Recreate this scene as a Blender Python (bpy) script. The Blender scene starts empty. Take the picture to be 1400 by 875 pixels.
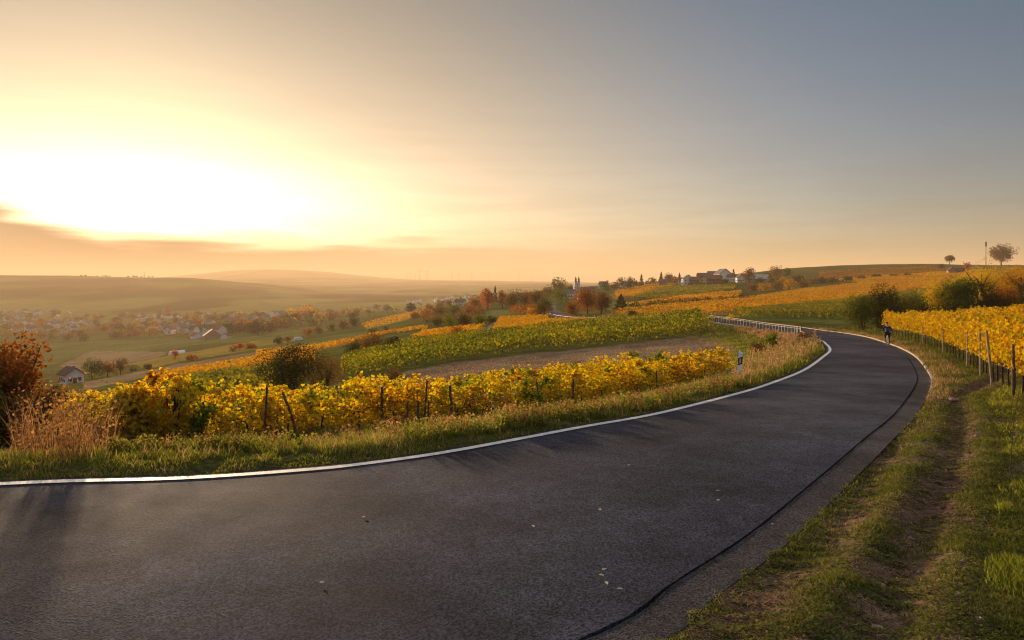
import bpy, bmesh, math, random
import numpy as np
from mathutils import Vector, Matrix

S = bpy.context.scene
C = S.collection
R_ = math.radians
FPX = 1400 * 24 / 36.0          # focal length in photo pixels
HY = 388.0                      # row of the eye-level horizon
EYE = 3.3                       # camera height above the near road
# ------------------------------------------------------------------ camera
cd = bpy.data.cameras.new('camera'); cam = bpy.data.objects.new('camera', cd); C.objects.link(cam)
cd.lens = 24; cd.sensor_width = 36; cd.sensor_fit = 'HORIZONTAL'
cd.shift_y = -(437.5 - HY) / 1400.0
cd.clip_start = 0.1; cd.clip_end = 60000
cam.location = (0, 0, EYE); cam.rotation_euler = (R_(90), 0, 0)
S.camera = cam
# ------------------------------------------------------------------ world, sun, exposure
SUN_B, SUN_E = R_(-29.0), R_(6.8)      # bearing from +Y (clockwise), elevation
SD = Vector((math.sin(SUN_B) * math.cos(SUN_E), math.cos(SUN_B) * math.cos(SUN_E), math.sin(SUN_E)))
W = bpy.data.worlds.new('World'); S.world = W; W.use_nodes = True
def world_nodes():
    nt = W.node_tree; nt.nodes.clear(); N = nt.nodes; L = nt.links
    def n(t, **k):
        x = N.new(t)
        for a, b in k.items(): setattr(x, a, b)
        return x
    def m(op, a, b=None, c=None, clamp=False):
        x = n('ShaderNodeMath', operation=op, use_clamp=clamp)
        for i, v in enumerate((a, b, c)):
            if v is None: continue
            if isinstance(v, (int, float)): x.inputs[i].default_value = v
            else: L.new(v, x.inputs[i])
        return x.outputs[0]
    out = n('ShaderNodeOutputWorld')
    sky = n('ShaderNodeTexSky', sky_type='NISHITA', sun_disc=False)
    sky.sun_elevation = SUN_E; sky.sun_rotation = SUN_B
    sky.air_density = 1.0; sky.dust_density = 1.0; sky.ozone_density = 2.2; sky.altitude = 200
    bg = n('ShaderNodeBackground'); bg.inputs[1].default_value = 0.05
    # aureole of the hazy evening air round the sun and low along the horizon, with thin cloud bars
    tc = n('ShaderNodeTexCoord')
    nrm = n('ShaderNodeVectorMath', operation='NORMALIZE'); L.new(tc.outputs['Generated'], nrm.inputs[0])
    sep = n('ShaderNodeSeparateXYZ'); L.new(nrm.outputs[0], sep.inputs[0])
    dot = n('ShaderNodeVectorMath', operation='DOT_PRODUCT'); L.new(nrm.outputs[0], dot.inputs[0]); dot.inputs[1].default_value = SD
    ang = m('ARCCOSINE', m('MINIMUM', dot.outputs['Value'], 0.999999))
    el = sep.outputs[2]
    def gauss(x, w):            # exp(-(x/w)^2)
        q = m('DIVIDE', x, w); return m('EXPONENT', m('MULTIPLY', m('MULTIPLY', q, q), -1.0))
    def expo(x, w): return m('EXPONENT', m('MULTIPLY', x, -1.0 / w))
    def col(f, c, s):
        x = n('ShaderNodeVectorMath', operation='SCALE'); x.inputs[0].default_value = c
        L.new(m('MULTIPLY', f, s), x.inputs['Scale']); return x.outputs[0]
    def add(a, b):
        x = n('ShaderNodeVectorMath', operation='ADD'); L.new(a, x.inputs[0]); L.new(b, x.inputs[1]); return x.outputs[0]
    up = m('MAXIMUM', el, 0.0)
    core = gauss(ang, 0.20)
    mid = expo(ang, 0.30)
    hor = m('MULTIPLY', expo(up, 0.16), expo(ang, 0.95))
    # cloud bars: noise stretched along the horizon
    mp = n('ShaderNodeMapping'); mp.inputs['Scale'].default_value = (3.0, 3.0, 34.0); L.new(nrm.outputs[0], mp.inputs[0])
    nz = n('ShaderNodeTexNoise'); nz.inputs['Scale'].default_value = 1.7; nz.inputs['Detail'].default_value = 6; L.new(mp.outputs[0], nz.inputs[0])
    cl = n('ShaderNodeMapRange', interpolation_type='SMOOTHSTEP'); L.new(nz.outputs[0], cl.inputs[0])
    cl.inputs[1].default_value = 0.42; cl.inputs[2].default_value = 0.62
    # the low bank of cloud under the sun, climbing towards the left edge
    az = m('ARCTAN2', sep.outputs[0], sep.outputs[1])
    climb = m('MULTIPLY', m('POWER', m('MAXIMUM', m('DIVIDE', m('SUBTRACT', -0.535, az), 0.11), 0.0), 1.3), 0.040)
    eln = m('SUBTRACT', m('ADD', el, m('MULTIPLY', m('SUBTRACT', nz.outputs[0], 0.5), 0.075)), climb)
    lowb = n('ShaderNodeMapRange', interpolation_type='SMOOTHSTEP'); L.new(eln, lowb.inputs[0])
    lowb.inputs[1].default_value = 0.078; lowb.inputs[2].default_value = 0.034; lowb.inputs[3].default_value = 0.0; lowb.inputs[4].default_value = 1.0
    bars = m('MULTIPLY', m('MULTIPLY', cl.outputs[0], 0.30), expo(up, 0.10))
    dark = m('MAXIMUM', m('MULTIPLY', m('MULTIPLY', lowb.outputs[0], 0.97), gauss(ang, 0.60)), bars)
    keep = m('SUBTRACT', 1.0, dark)
    wide = n('ShaderNodeMapRange', interpolation_type='SMOOTHSTEP'); L.new(ang, wide.inputs[0]); wide.inputs[1].default_value = 0.35; wide.inputs[2].default_value = 1.0
    tint = n('ShaderNodeMix', data_type='VECTOR'); L.new(wide.outputs[0], tint.inputs[0]); tint.inputs[4].default_value = (0.38, 0.35, 0.28); tint.inputs[5].default_value = (0.0, 0.48, 0.68)
    tk = n('ShaderNodeVectorMath', operation='MULTIPLY'); L.new(sky.outputs[0], tk.inputs[0]); L.new(tint.outputs[1], tk.inputs[1])
    sk = n('ShaderNodeVectorMath', operation='SCALE'); L.new(tk.outputs[0], sk.inputs[0]); L.new(keep, sk.inputs['Scale']); L.new(sk.outputs[0], bg.inputs[0])
    hump = m('MULTIPLY', m('MULTIPLY', expo(up, 0.20), gauss(ang, 0.70)), m('SUBTRACT', 1.0, m('MULTIPLY', expo(up, 0.05), 0.75)))
    core2 = m('MULTIPLY', gauss(m('SUBTRACT', az, SUN_B), 0.25), gauss(m('SUBTRACT', el, 0.095), 0.066))
    g = col(m('MULTIPLY', core2, keep), (1.0, 0.88, 0.66), 1.6)
    g = add(g, col(m('MULTIPLY', hump, keep), (1.0, 0.70, 0.42), 2.2))
    g = add(g, col(m('MULTIPLY', m('MULTIPLY', expo(up, 0.10), keep), gauss(ang, 0.90)), (1.0, 0.64, 0.42), 0.28))
    g = add(g, col(m('SUBTRACT', 1.0, expo(up, 0.10)), (0.0, 0.6, 1.0), 0.045))
    g = add(g, col(m('MULTIPLY', dark, gauss(ang, 0.5)), (1.0, 0.45, 0.16), 0.06))
    # fill light added to the sky overhead, out of view, to brighten the foreground
    high_fill = n('ShaderNodeMapRange', interpolation_type='SMOOTHSTEP'); L.new(el, high_fill.inputs[0]); high_fill.inputs[1].default_value = 0.46; high_fill.inputs[2].default_value = 0.80
    g = add(g, col(high_fill.outputs[0], (1.0, 0.90, 0.84), 0.60))
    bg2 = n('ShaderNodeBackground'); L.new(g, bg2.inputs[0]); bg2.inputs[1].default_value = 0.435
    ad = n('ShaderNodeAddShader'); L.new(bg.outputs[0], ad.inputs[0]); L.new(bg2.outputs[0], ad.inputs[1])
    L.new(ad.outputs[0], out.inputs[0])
world_nodes()
ld = bpy.data.lights.new('sun', 'SUN'); ld.energy = 4.8; ld.angle = R_(2.5); ld.color = (1.0, 0.70, 0.42)
sun = bpy.data.objects.new('sun', ld); C.objects.link(sun); sun.rotation_euler = SD.to_track_quat('Z', 'Y').to_euler()
S.view_settings.view_transform = 'Standard'; S.view_settings.look = 'None'
S.view_settings.exposure = 1.2; S.view_settings.gamma = 1.0; S.view_settings.use_curve_mapping = False
S.cycles.use_denoising = True; S.cycles.pixel_filter_type = 'BLACKMAN_HARRIS'; S.cycles.filter_width = 1.1
S.cycles.max_bounces = 6; S.cycles.diffuse_bounces = 3; S.cycles.transmission_bounces = 3; S.cycles.volume_bounces = 0
S.cycles.glossy_bounces = 2; S.cycles.sample_clamp_indirect = 4; S.cycles.caustics_reflective = False; S.cycles.caustics_refractive = False

# ------------------------------------------------------------------ mesh and material helpers
def tag(o, label=None, cat=None, group=None, kind=None):
    if label: o['label'] = label
    if cat: o['category'] = cat
    if group: o['group'] = group
    if kind: o['kind'] = kind
    return o
def np_mesh(name, V, F, mat=None, smooth=False, col=None):
    """V (n,3); F (m,k) array or list of such arrays"""
    me = bpy.data.meshes.new(name)
    Fs = F if isinstance(F, list) else [F]
    V = np.asarray(V, dtype=np.float32)
    me.vertices.add(len(V)); me.vertices.foreach_set('co', V.ravel())
    loops = np.concatenate([f.ravel() for f in Fs]).astype(np.int32)
    sizes = np.concatenate([np.full(len(f), f.shape[1], dtype=np.int32) for f in Fs])
    starts = np.concatenate([[0], np.cumsum(sizes)[:-1]]).astype(np.int32)
    me.loops.add(len(loops)); me.loops.foreach_set('vertex_index', loops)
    me.polygons.add(len(sizes)); me.polygons.foreach_set('loop_start', starts); me.polygons.foreach_set('loop_total', sizes)
    me.polygons.foreach_set('use_smooth', np.full(len(sizes), smooth))
    me.update(calc_edges=True)
    if col is not None:
        a = me.color_attributes.new('Col', 'FLOAT_COLOR', 'POINT')
        c4 = np.ones((len(V), 4), dtype=np.float32); c4[:, :3] = col
        a.data.foreach_set('color', c4.ravel())
    if mat: me.materials.append(mat)
    return me
def obj(name, me, parent=None, loc=None):
    o = bpy.data.objects.new(name, me); C.objects.link(o)
    if parent: o.parent = parent
    if loc is not None: o.location = loc
    return o
def empty(name, loc, rz=0, scale=1):
    o = bpy.data.objects.new(name, None); C.objects.link(o); o.location = loc; o.rotation_euler = (0, 0, rz)
    o.scale = (scale,) * 3 if isinstance(scale, (int, float)) else scale
    o.empty_display_size = 0.2
    return o
class MB:
    """collects simple solids into one mesh"""
    def __init__(s): s.V = []; s.F = {}; s.n = 0
    def add(s, V, F):
        V = np.asarray(V, float); s.V.append(V)
        for f in F: s.F.setdefault(len(f), []).append([i + s.n for i in f])
        s.n += len(V); return s
    def box(s, c, d, rz=0, taper=1.0, tilt=None):
        x, y, z = [q / 2 for q in d]
        P = np.array([(-x, -y, -z), (x, -y, -z), (x, y, -z), (-x, y, -z), (-x * taper, -y * taper, z), (x * taper, -y * taper, z), (x * taper, y * taper, z), (-x * taper, y * taper, z)])
        if tilt is not None: P = P @ np.array(Matrix.Rotation(tilt[1], 3, tilt[0])).T
        ca, sa = math.cos(rz), math.sin(rz)
        P = P @ np.array([(ca, -sa, 0), (sa, ca, 0), (0, 0, 1)]).T + np.array(c)
        return s.add(P, [(0, 3, 2, 1), (4, 5, 6, 7), (0, 1, 5, 4), (1, 2, 6, 5), (2, 3, 7, 6), (3, 0, 4, 7)])
    def tube(s, pts, rad, seg=8, cap=True):
        pts = [Vector(p) for p in pts]; rad = rad if isinstance(rad, (list, tuple)) else [rad] * len(pts)
        V = []; prev = None
        for i, p in enumerate(pts):
            t = (pts[min(i + 1, len(pts) - 1)] - pts[max(i - 1, 0)]).normalized()
            a = prev if prev is not None else (Vector((1, 0, 0)) if abs(t.x) < 0.8 else Vector((0, 1, 0)))
            u = (a - t * a.dot(t)).normalized(); prev = u; v = t.cross(u)
            for k in range(seg):
                q = 2 * math.pi * k / seg; V.append(p + (u * math.cos(q) + v * math.sin(q)) * rad[i])
        F = []
        for i in range(len(pts) - 1):
            for k in range(seg):
                F.append((i * seg + k, i * seg + (k + 1) % seg, (i + 1) * seg + (k + 1) % seg, (i + 1) * seg + k))
        if cap:
            n = len(V); V.append(pts[0]); V.append(pts[-1]); e = (len(pts) - 1) * seg
            for k in range(seg): F.append((n, (k + 1) % seg, k)); F.append((n + 1, e + k, e + (k + 1) % seg))
        return s.add([tuple(v) for v in V], F)
    def torus(s, c, R, r, axis='x', seg=28, k=6):
        V = []; F = []
        for i in range(seg):
            a = 2 * math.pi * i / seg
            for j in range(k):
                b = 2 * math.pi * j / k; q = R + r * math.cos(b)
                p = (r * math.sin(b), q * math.cos(a), q * math.sin(a))
                V.append((c[0] + p[0], c[1] + p[1], c[2] + p[2]))
                F.append((i * k + j, i * k + (j + 1) % k, ((i + 1) % seg) * k + (j + 1) % k, ((i + 1) % seg) * k + j))
        return s.add(V, F)
    def mesh(s, name, mat, smooth=False):
        V = np.concatenate(s.V); return np_mesh(name, V, [np.array(f) for f in s.F.values()], mat, smooth)
    def build(s, name, mat, parent=None, smooth=False, loc=None): return obj(name, s.mesh(name, mat, smooth), parent, loc)

def mat_simple(name, color, rough=0.8, metal=0.0, noise=0.0, nscale=5.0, spec=0.3, bump=0.0, bscale=30.0):
    m = bpy.data.materials.new(name); m.use_nodes = True; nt = m.node_tree; b = nt.nodes['Principled BSDF']
    b.inputs['Base Color'].default_value = (*color, 1); b.inputs['Roughness'].default_value = rough; b.inputs['Metallic'].default_value = metal
    b.inputs['Specular IOR Level'].default_value = spec
    tc = nt.nodes.new('ShaderNodeTexCoord')
    nz = nt.nodes.new('ShaderNodeTexNoise'); nz.inputs['Scale'].default_value = nscale; nz.inputs['Detail'].default_value = 6
    nt.links.new(tc.outputs['Object'], nz.inputs[0])
    mr = nt.nodes.new('ShaderNodeMapRange'); nt.links.new(nz.outputs[0], mr.inputs[0])
    mr.inputs[1].default_value = 0.3; mr.inputs[2].default_value = 0.7; mr.inputs[3].default_value = 1 - noise; mr.inputs[4].default_value = 1 + noise
    mx = nt.nodes.new('ShaderNodeVectorMath'); mx.operation = 'SCALE'; mx.inputs[0].default_value = color
    nt.links.new(mr.outputs[0], mx.inputs['Scale']); nt.links.new(mx.outputs[0], b.inputs['Base Color'])
    if bump:
        bn = nt.nodes.new('ShaderNodeTexNoise'); bn.inputs['Scale'].default_value = bscale; bn.inputs['Detail'].default_value = 4
        nt.links.new(tc.outputs['Object'], bn.inputs[0])
        bp = nt.nodes.new('ShaderNodeBump'); bp.inputs['Strength'].default_value = bump; bp.inputs['Distance'].default_value = 0.02
        nt.links.new(bn.outputs[0], bp.inputs['Height']); nt.links.new(bp.outputs[0], b.inputs['Normal'])
    return m
def mat_leaf(name, stops, trans=0.45, nscale=0.6, nmix=0.5, gloss=0.0):
    """stops: [(pos,(r,g,b))]; each leaf picks its colour by chance and by a soft patch pattern"""
    m = bpy.data.materials.new(name); m.use_nodes = True; nt = m.node_tree; N = nt.nodes; L = nt.links; N.clear()
    out = N.new('ShaderNodeOutputMaterial'); geo = N.new('ShaderNodeNewGeometry')
    nz = N.new('ShaderNodeTexNoise'); nz.inputs['Scale'].default_value = nscale; nz.inputs['Detail'].default_value = 2
    L.new(geo.outputs['Position'], nz.inputs[0])
    mr = N.new('ShaderNodeMapRange'); mr.inputs[1].default_value = 0.33; mr.inputs[2].default_value = 0.67; L.new(nz.outputs[0], mr.inputs[0])
    mi = N.new('ShaderNodeMix'); mi.data_type = 'FLOAT'; mi.inputs[0].default_value = nmix
    L.new(geo.outputs['Random Per Island'], mi.inputs[2]); L.new(mr.outputs[0], mi.inputs[3])
    cr = N.new('ShaderNodeValToRGB'); L.new(mi.outputs[0], cr.inputs[0])
    e = cr.color_ramp.elements
    while len(e) < len(stops): e.new(0.5)
    for q, (p, c) in zip(e, stops): q.position = p; q.color = (*c, 1)
    d = N.new('ShaderNodeBsdfDiffuse'); t = N.new('ShaderNodeBsdfTranslucent'); L.new(cr.outputs[0], d.inputs[0])
    hs = N.new('ShaderNodeHueSaturation'); hs.inputs['Saturation'].default_value = 1.15; hs.inputs['Value'].default_value = 1.25
    L.new(cr.outputs[0], hs.inputs['Color']); L.new(hs.outputs[0], t.inputs[0])
    ms = N.new('ShaderNodeMixShader'); ms.inputs[0].default_value = trans; L.new(d.outputs[0], ms.inputs[1]); L.new(t.outputs[0], ms.inputs[2])
    sh = ms.outputs[0]
    if gloss:
        g = N.new('ShaderNodeBsdfGlossy'); g.inputs['Roughness'].default_value = 0.4; g.inputs[0].default_value = (0.8, 0.8, 0.8, 1)
        m2 = N.new('ShaderNodeMixShader'); m2.inputs[0].default_value = gloss; L.new(sh, m2.inputs[1]); L.new(g.outputs[0], m2.inputs[2]); sh = m2.outputs[0]
    L.new(sh, out.inputs[0])
    return m

# ------------------------------------------------------------------ small numpy noise
def vnoise(X, Y, scale, seed=0):
    x = X / scale; y = Y / scale; xi = np.floor(x).astype(np.int64); yi = np.floor(y).astype(np.int64); fx = x - xi; fy = y - yi
    fx = fx * fx * (3 - 2 * fx); fy = fy * fy * (3 - 2 * fy)
    def h(a, b):
        n = (a * 374761393 + b * 668265263 + seed * 2147483647) & 0xffffffff
        n = ((n ^ (n >> 13)) * 1274126177) & 0xffffffff
        return ((n ^ (n >> 16)) & 0xffff) / 65535.0
    return (h(xi, yi) * (1 - fx) + h(xi + 1, yi) * fx) * (1 - fy) + (h(xi, yi + 1) * (1 - fx) + h(xi + 1, yi + 1) * fx) * fy
def fnoise(X, Y, scale, seed=0, oct=3):
    s = 0; a = 1; t = 0
    for k in range(oct): s = s + a * vnoise(X, Y, scale / 2 ** k, seed + k); t += a; a *= 0.5
    return s / t
def sstep(a, b, x):
    t = np.clip((x - a) / (b - a), 0, 1); return t * t * (3 - 2 * t)

# ------------------------------------------------------------------ road plan
def zr(Y):                      # height of the road over its distance ahead
    return -0.05 * np.clip(np.asarray(Y, float) - 15, 0, 22) - 0.05 * 0.5 * np.clip(np.asarray(Y, float) - 37, 0, 34)
def unproj_road(px, py):
    Y = 30.0
    for _ in range(60): Y = 0.5 * Y + 0.5 * FPX * (EYE - float(zr(Y))) / (py - HY)
    return ((px - 700) / FPX * Y, Y, float(zr(Y)))
def catmull(P, n=8):
    P = np.asarray(P, float); Q = np.vstack([2 * P[0] - P[1], P, 2 * P[-1] - P[-2]]); out = []
    for i in range(1, len(Q) - 2):
        a, b, c, d = Q[i - 1], Q[i], Q[i + 1], Q[i + 2]
        for k in range(n):
            t = k / n
            out.append(0.5 * ((2 * b) + (-a + c) * t + (2 * a - 5 * b + 4 * c - d) * t * t + (-a + 3 * b - 3 * c + d) * t ** 3))
    out.append(P[-1]); return np.array(out)
def at_z(px, Y, z): return ((px - 700) / FPX * Y, Y, z)
FARC = [(985, 106, -2.35), (957, 120, -2.9), (915, 136, -3.8), (863, 155, -4.9), (807, 180, -6.1), (778, 205, -6.8), (763, 235, -7.3), (755, 270, -7.6), (751, 320, -7.6), (752, 380, -7.5)]
FC = np.array([at_z(*p) for p in FARC])
def offs(P, d):                 # offset a polyline sideways (positive = to the left)
    P = np.asarray(P, float); T = np.gradient(P[:, :2], axis=0); T /= np.linalg.norm(T, axis=1)[:, None] + 1e-9
    Q = P.copy(); Q[:, 0] += -T[:, 1] * d; Q[:, 1] += T[:, 0] * d; return Q
FCd = catmull(FC, 1)
LN = [(-34, -9, 0), (-26.5, 0.5, 0), (-19.8, 6.4, 0), (-13.6, 9.9, 0)] + [unproj_road(*p) for p in [(0, 663), (250, 655), (425, 643), (500, 635), (600, 621), (700, 603), (800, 584), (900, 566), (1000, 541), (1050, 526), (1100, 506), (1127, 487), (1135, 479), (1130, 471), (1116, 464)]] \
    + [(28.6, 74, -2.0), (28.5, 84, -2.02), (28.3, 95, -2.12)] + [tuple(p) for p in offs(FCd, 2.9)]
RC = [(-30, -14, 0), (-22.5, -5.3, 0), (-16, -.6, 0), (-9.5, 1.9, 0), (-3.5, 3.6, 0)] + [unproj_road(*p) for p in [(800, 870), (920, 795), (1027, 726), (1126, 646), (1180, 600), (1227, 560), (1253, 521), (1249, 503), (1239, 488), (1224, 478), (1205, 470), (1175, 460.5), (1143, 455)]] \
    + [(34.6, 78, -2.0), (34.6, 86, -2.02), (34.2, 95, -2.12)] + [tuple(p) for p in offs(FCd, -2.9)]
def dens(P, step=0.7):
    P = catmull(P, 10); s = np.concatenate([[0], np.cumsum(np.linalg.norm(np.diff(P[:, :2], axis=0), axis=1))])
    t = np.arange(0, s[-1], step); return np.stack([np.interp(t, s, P[:, k]) for k in range(3)], 1), t
LNd, _ = dens(LN); RCd, _ = dens(RC)
LEd = offs(LNd, 0.24)                       # asphalt edge left of the painted line
ROADPOLY = np.vstack([LEd, RCd[::-1]])[:, :2]
def in_poly(X, Y, P):
    P = np.asarray(P, float); c = np.zeros(X.shape, bool); n = len(P); j = n - 1
    for i in range(n):
        xi, yi = P[i, 0], P[i, 1]; xj, yj = P[j, 0], P[j, 1]
        if yi != yj:
            k = ((yi > Y) != (yj > Y)) & (X < (xj - xi) * (Y - yi) / (yj - yi) + xi); c ^= k
        j = i
    return c
def near_poly(X, Y, P, chunk=60000):
    """distance to polyline points and the height there (P dense)"""
    D = np.empty(X.shape); Z = np.empty(X.shape)
    Q = P[::1]
    for s in range(0, len(X), chunk):
        x = X[s:s + chunk, None]; y = Y[s:s + chunk, None]
        d = (x - Q[None, :, 0]) ** 2 + (y - Q[None, :, 1]) ** 2
        i = d.argmin(1); D[s:s + chunk] = np.sqrt(d[np.arange(len(i)), i]); Z[s:s + chunk] = Q[i, 2]
    return D, Z

# ------------------------------------------------------------------ terrain
PROF = {   # photo column : (distance ahead, photo row at which that ground shows)
 0:   [(12,640),(20,612),(30,578),(60,552),(120,540),(200,531),(370,519),(600,499),(900,476),(1200,457),(1500,443),(2000,421),(2600,396),(3500,375.5),(5000,388),(9000,389)],
 150: [(12,640),(22,606),(35,566),(60,546),(120,531),(200,521),(300,512.5),(450,503),(650,489),(900,471),(1200,455),(1600,440),(2200,418),(2800,396),(3600,376),(5000,388),(9000,387)],
 270: [(12,640),(22,603),(35,562),(60,542),(100,525),(160,512),(250,498),(380,485),(550,474),(800,463),(1100,450),(1600,434),(2200,416),(3000,394),(3800,377.5),(5500,386),(8000,382),(10000,374)],
 350: [(12,640),(23,598),(35,560),(60,538),(100,518),(150,502),(250,488),(380,475),(550,465),(800,455),(1100,444),(1600,430),(2200,416),(3000,400),(4000,388),(6000,386),(8000,378),(10000,366)],
 450: [(12,640),(24,590),(40,553),(60,531),(90,508),(130,491),(200,480),(300,470),(450,460),(700,450),(1000,440),(1500,428),(2200,416),(3000,407),(4500,397),(6500,388),(8500,378),(10000,370.5)],
 520: [(12,640),(24,583),(40,543),(58,519),(75,504),(100,492),(135,478),(200,467),(300,458),(450,448),(700,436),(900,430),(1500,425),(2500,412),(4500,397),(6500,390),(8500,383),(10000,380)],
 600: [(12,640),(25,577),(40,534),(55,513),(68,500),(100,482),(135,466),(170,460),(230,452),(320,442),(450,432),(650,424),(800,422),(1500,425),(2500,413),(4500,396),(6500,389),(8500,383.5),(11000,384)],
 690: [(12,640),(27,566),(42,525),(56,504),(72,488),(100,471),(130,457),(170,449),(210,443),(270,435),(360,426),(470,417),(620,409),(800,403),(1500,409),(3000,400),(6500,388),(8500,383.5),(11000,385)],
 760: [(12,640),(28,558),(43,520),(60,498),(74,484),(100,467),(130,452),(170,444),(210,438),(260,430),(330,421),(450,412),(600,405),(800,397),(950,394),(1500,402),(3000,398),(8500,386),(11000,387)],
 850: [(12,640),(31,545),(45,510),(62,487),(80,471),(100,460),(122,446),(150,440),(180,436),(220,431),(300,420),(400,410),(520,401),(700,393),(820,388.5),(1500,396),(3000,396),(8500,387),(11000,388)],
 950: [(12,640),(34,530),(50,497),(66,477),(80,464),(100,450),(120,440),(145,435.5),(175,430),(220,423),(300,412),(400,403.5),(500,397),(620,390.5),(750,385.5),(860,382),(1500,392),(3000,394),(11000,388)],
 1050:[(12,640),(30,538),(40,510),(55,485),(70,468),(85,454),(110,443),(140,435),(180,427),(250,417),(350,406),(450,398.5),(600,388),(750,378),(900,370),(1000,367.5),(1600,378),(3000,386),(11000,388)],
 1150:[(12,640),(30,530),(45,492),(75,457),(90,449),(110,441),(150,430),(200,420),(300,407),(400,397.5),(550,386),(700,376),(900,366),(1100,360.8),(1700,370),(3000,382),(11000,388)],
 1250:[(12,620),(30,520),(45,488),(60,468),(75,455),(90,446.5),(120,434),(170,420),(250,407),(350,396.5),(500,384.5),(700,371.5),(900,362.5),(1050,359.7),(1700,370),(3000,382),(11000,388)],
 1400:[(10,660),(16,563),(22,521),(30,489),(45,463),(60,449),(80,437),(110,423),(160,408),(250,393),(350,384),(500,374),(650,365.5),(760,361.5),(1500,368),(3000,380),(11000,388)],
}
NR, NT = 400, 281
LR = np.linspace(math.log(8), math.log(15000), NR)
TH = np.linspace(R_(-42), R_(42), NT)
def build_base():
    cols = sorted(PROF); A = []
    for c in cols:
        d = np.array([p[0] for p in PROF[c]], float); py = np.array([p[1] for p in PROF[c]], float)
        z = EYE - (py - HY) * d / FPX
        A.append(np.interp(LR, np.log(d), z))
    A = np.array(A); pxs = 700 + FPX * np.tan(TH)
    G = np.empty((NT, NR))
    for j in range(NR): G[:, j] = np.interp(pxs, cols, A[:, j])
    for it in range(60):
        P = np.pad(G, ((1, 1), (0, 0)), mode='edge'); G = 0.25 * P[:-2] + 0.5 * P[1:-1] + 0.25 * P[2:]
    for it in range(6):
        P = np.pad(G, ((0, 0), (1, 1)), mode='edge'); G = 0.25 * P[:, :-2] + 0.5 * P[:, 1:-1] + 0.25 * P[:, 2:]
    return G
BASE = build_base()
def base_z(X, Y):
    th = np.arctan2(X, Y); r = np.hypot(X, Y)
    thc = np.clip(th, TH[0], TH[-1])
    fwd = np.maximum(r * np.cos(thc), 8.01)
    def look(t, l):
        i = np.clip((t - TH[0]) / (TH[1] - TH[0]), 0, NT - 1.001); j = np.clip((l - LR[0]) / (LR[1] - LR[0]), 0, NR - 1.001)
        i0 = i.astype(int); j0 = j.astype(int); fi = i - i0; fj = j - j0
        return (BASE[i0, j0] * (1 - fi) + BASE[i0 + 1, j0] * fi) * (1 - fj) + (BASE[i0, j0 + 1] * (1 - fi) + BASE[i0 + 1, j0 + 1] * fi) * fj
    z = look(thc, np.log(fwd))
    back = sstep(R_(60), R_(180), np.abs(th))      # behind the camera: towards the mean of both sides
    za = look(np.full_like(z, TH[0]), np.log(fwd)); zb = look(np.full_like(z, TH[-1]), np.log(fwd))
    return z * (1 - back) + (0.5 * za + 0.5 * zb) * back
# wheel ruts of the farm track on the right verge, as world polylines
def verge_pt(px, py, z=0.12):
    Y = FPX * (EYE - z) / (py - HY); return ((px - 700) / FPX * Y, Y)
RUT1 = catmull([(-1.0, 0.5), (1.8, 4.0)] + [verge_pt(*p) for p in [(1195, 870), (1235, 770), (1275, 690), (1305, 610), (1313, 555), (1316, 520)]] + [(24.0, 33.0), (31.5, 46.0)], 10)
RUT2 = catmull([(-3.4, 0.8), (-0.4, 3.6)] + [verge_pt(*p) for p in [(1010, 845), (1090, 760), (1170, 690)]] + [(8.3, 15.0)], 10)
def poly_dist(X, Y, P):
    D = np.full(X.shape, 1e9)
    for a, b in zip(P[:-1], P[1:]):
        ab = b - a; q = np.clip(((X - a[0]) * ab[0] + (Y - a[1]) * ab[1]) / (ab @ ab + 1e-9), 0, 1)
        D = np.minimum(D, np.hypot(X - a[0] - q * ab[0], Y - a[1] - q * ab[1]))
    return D
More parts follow.
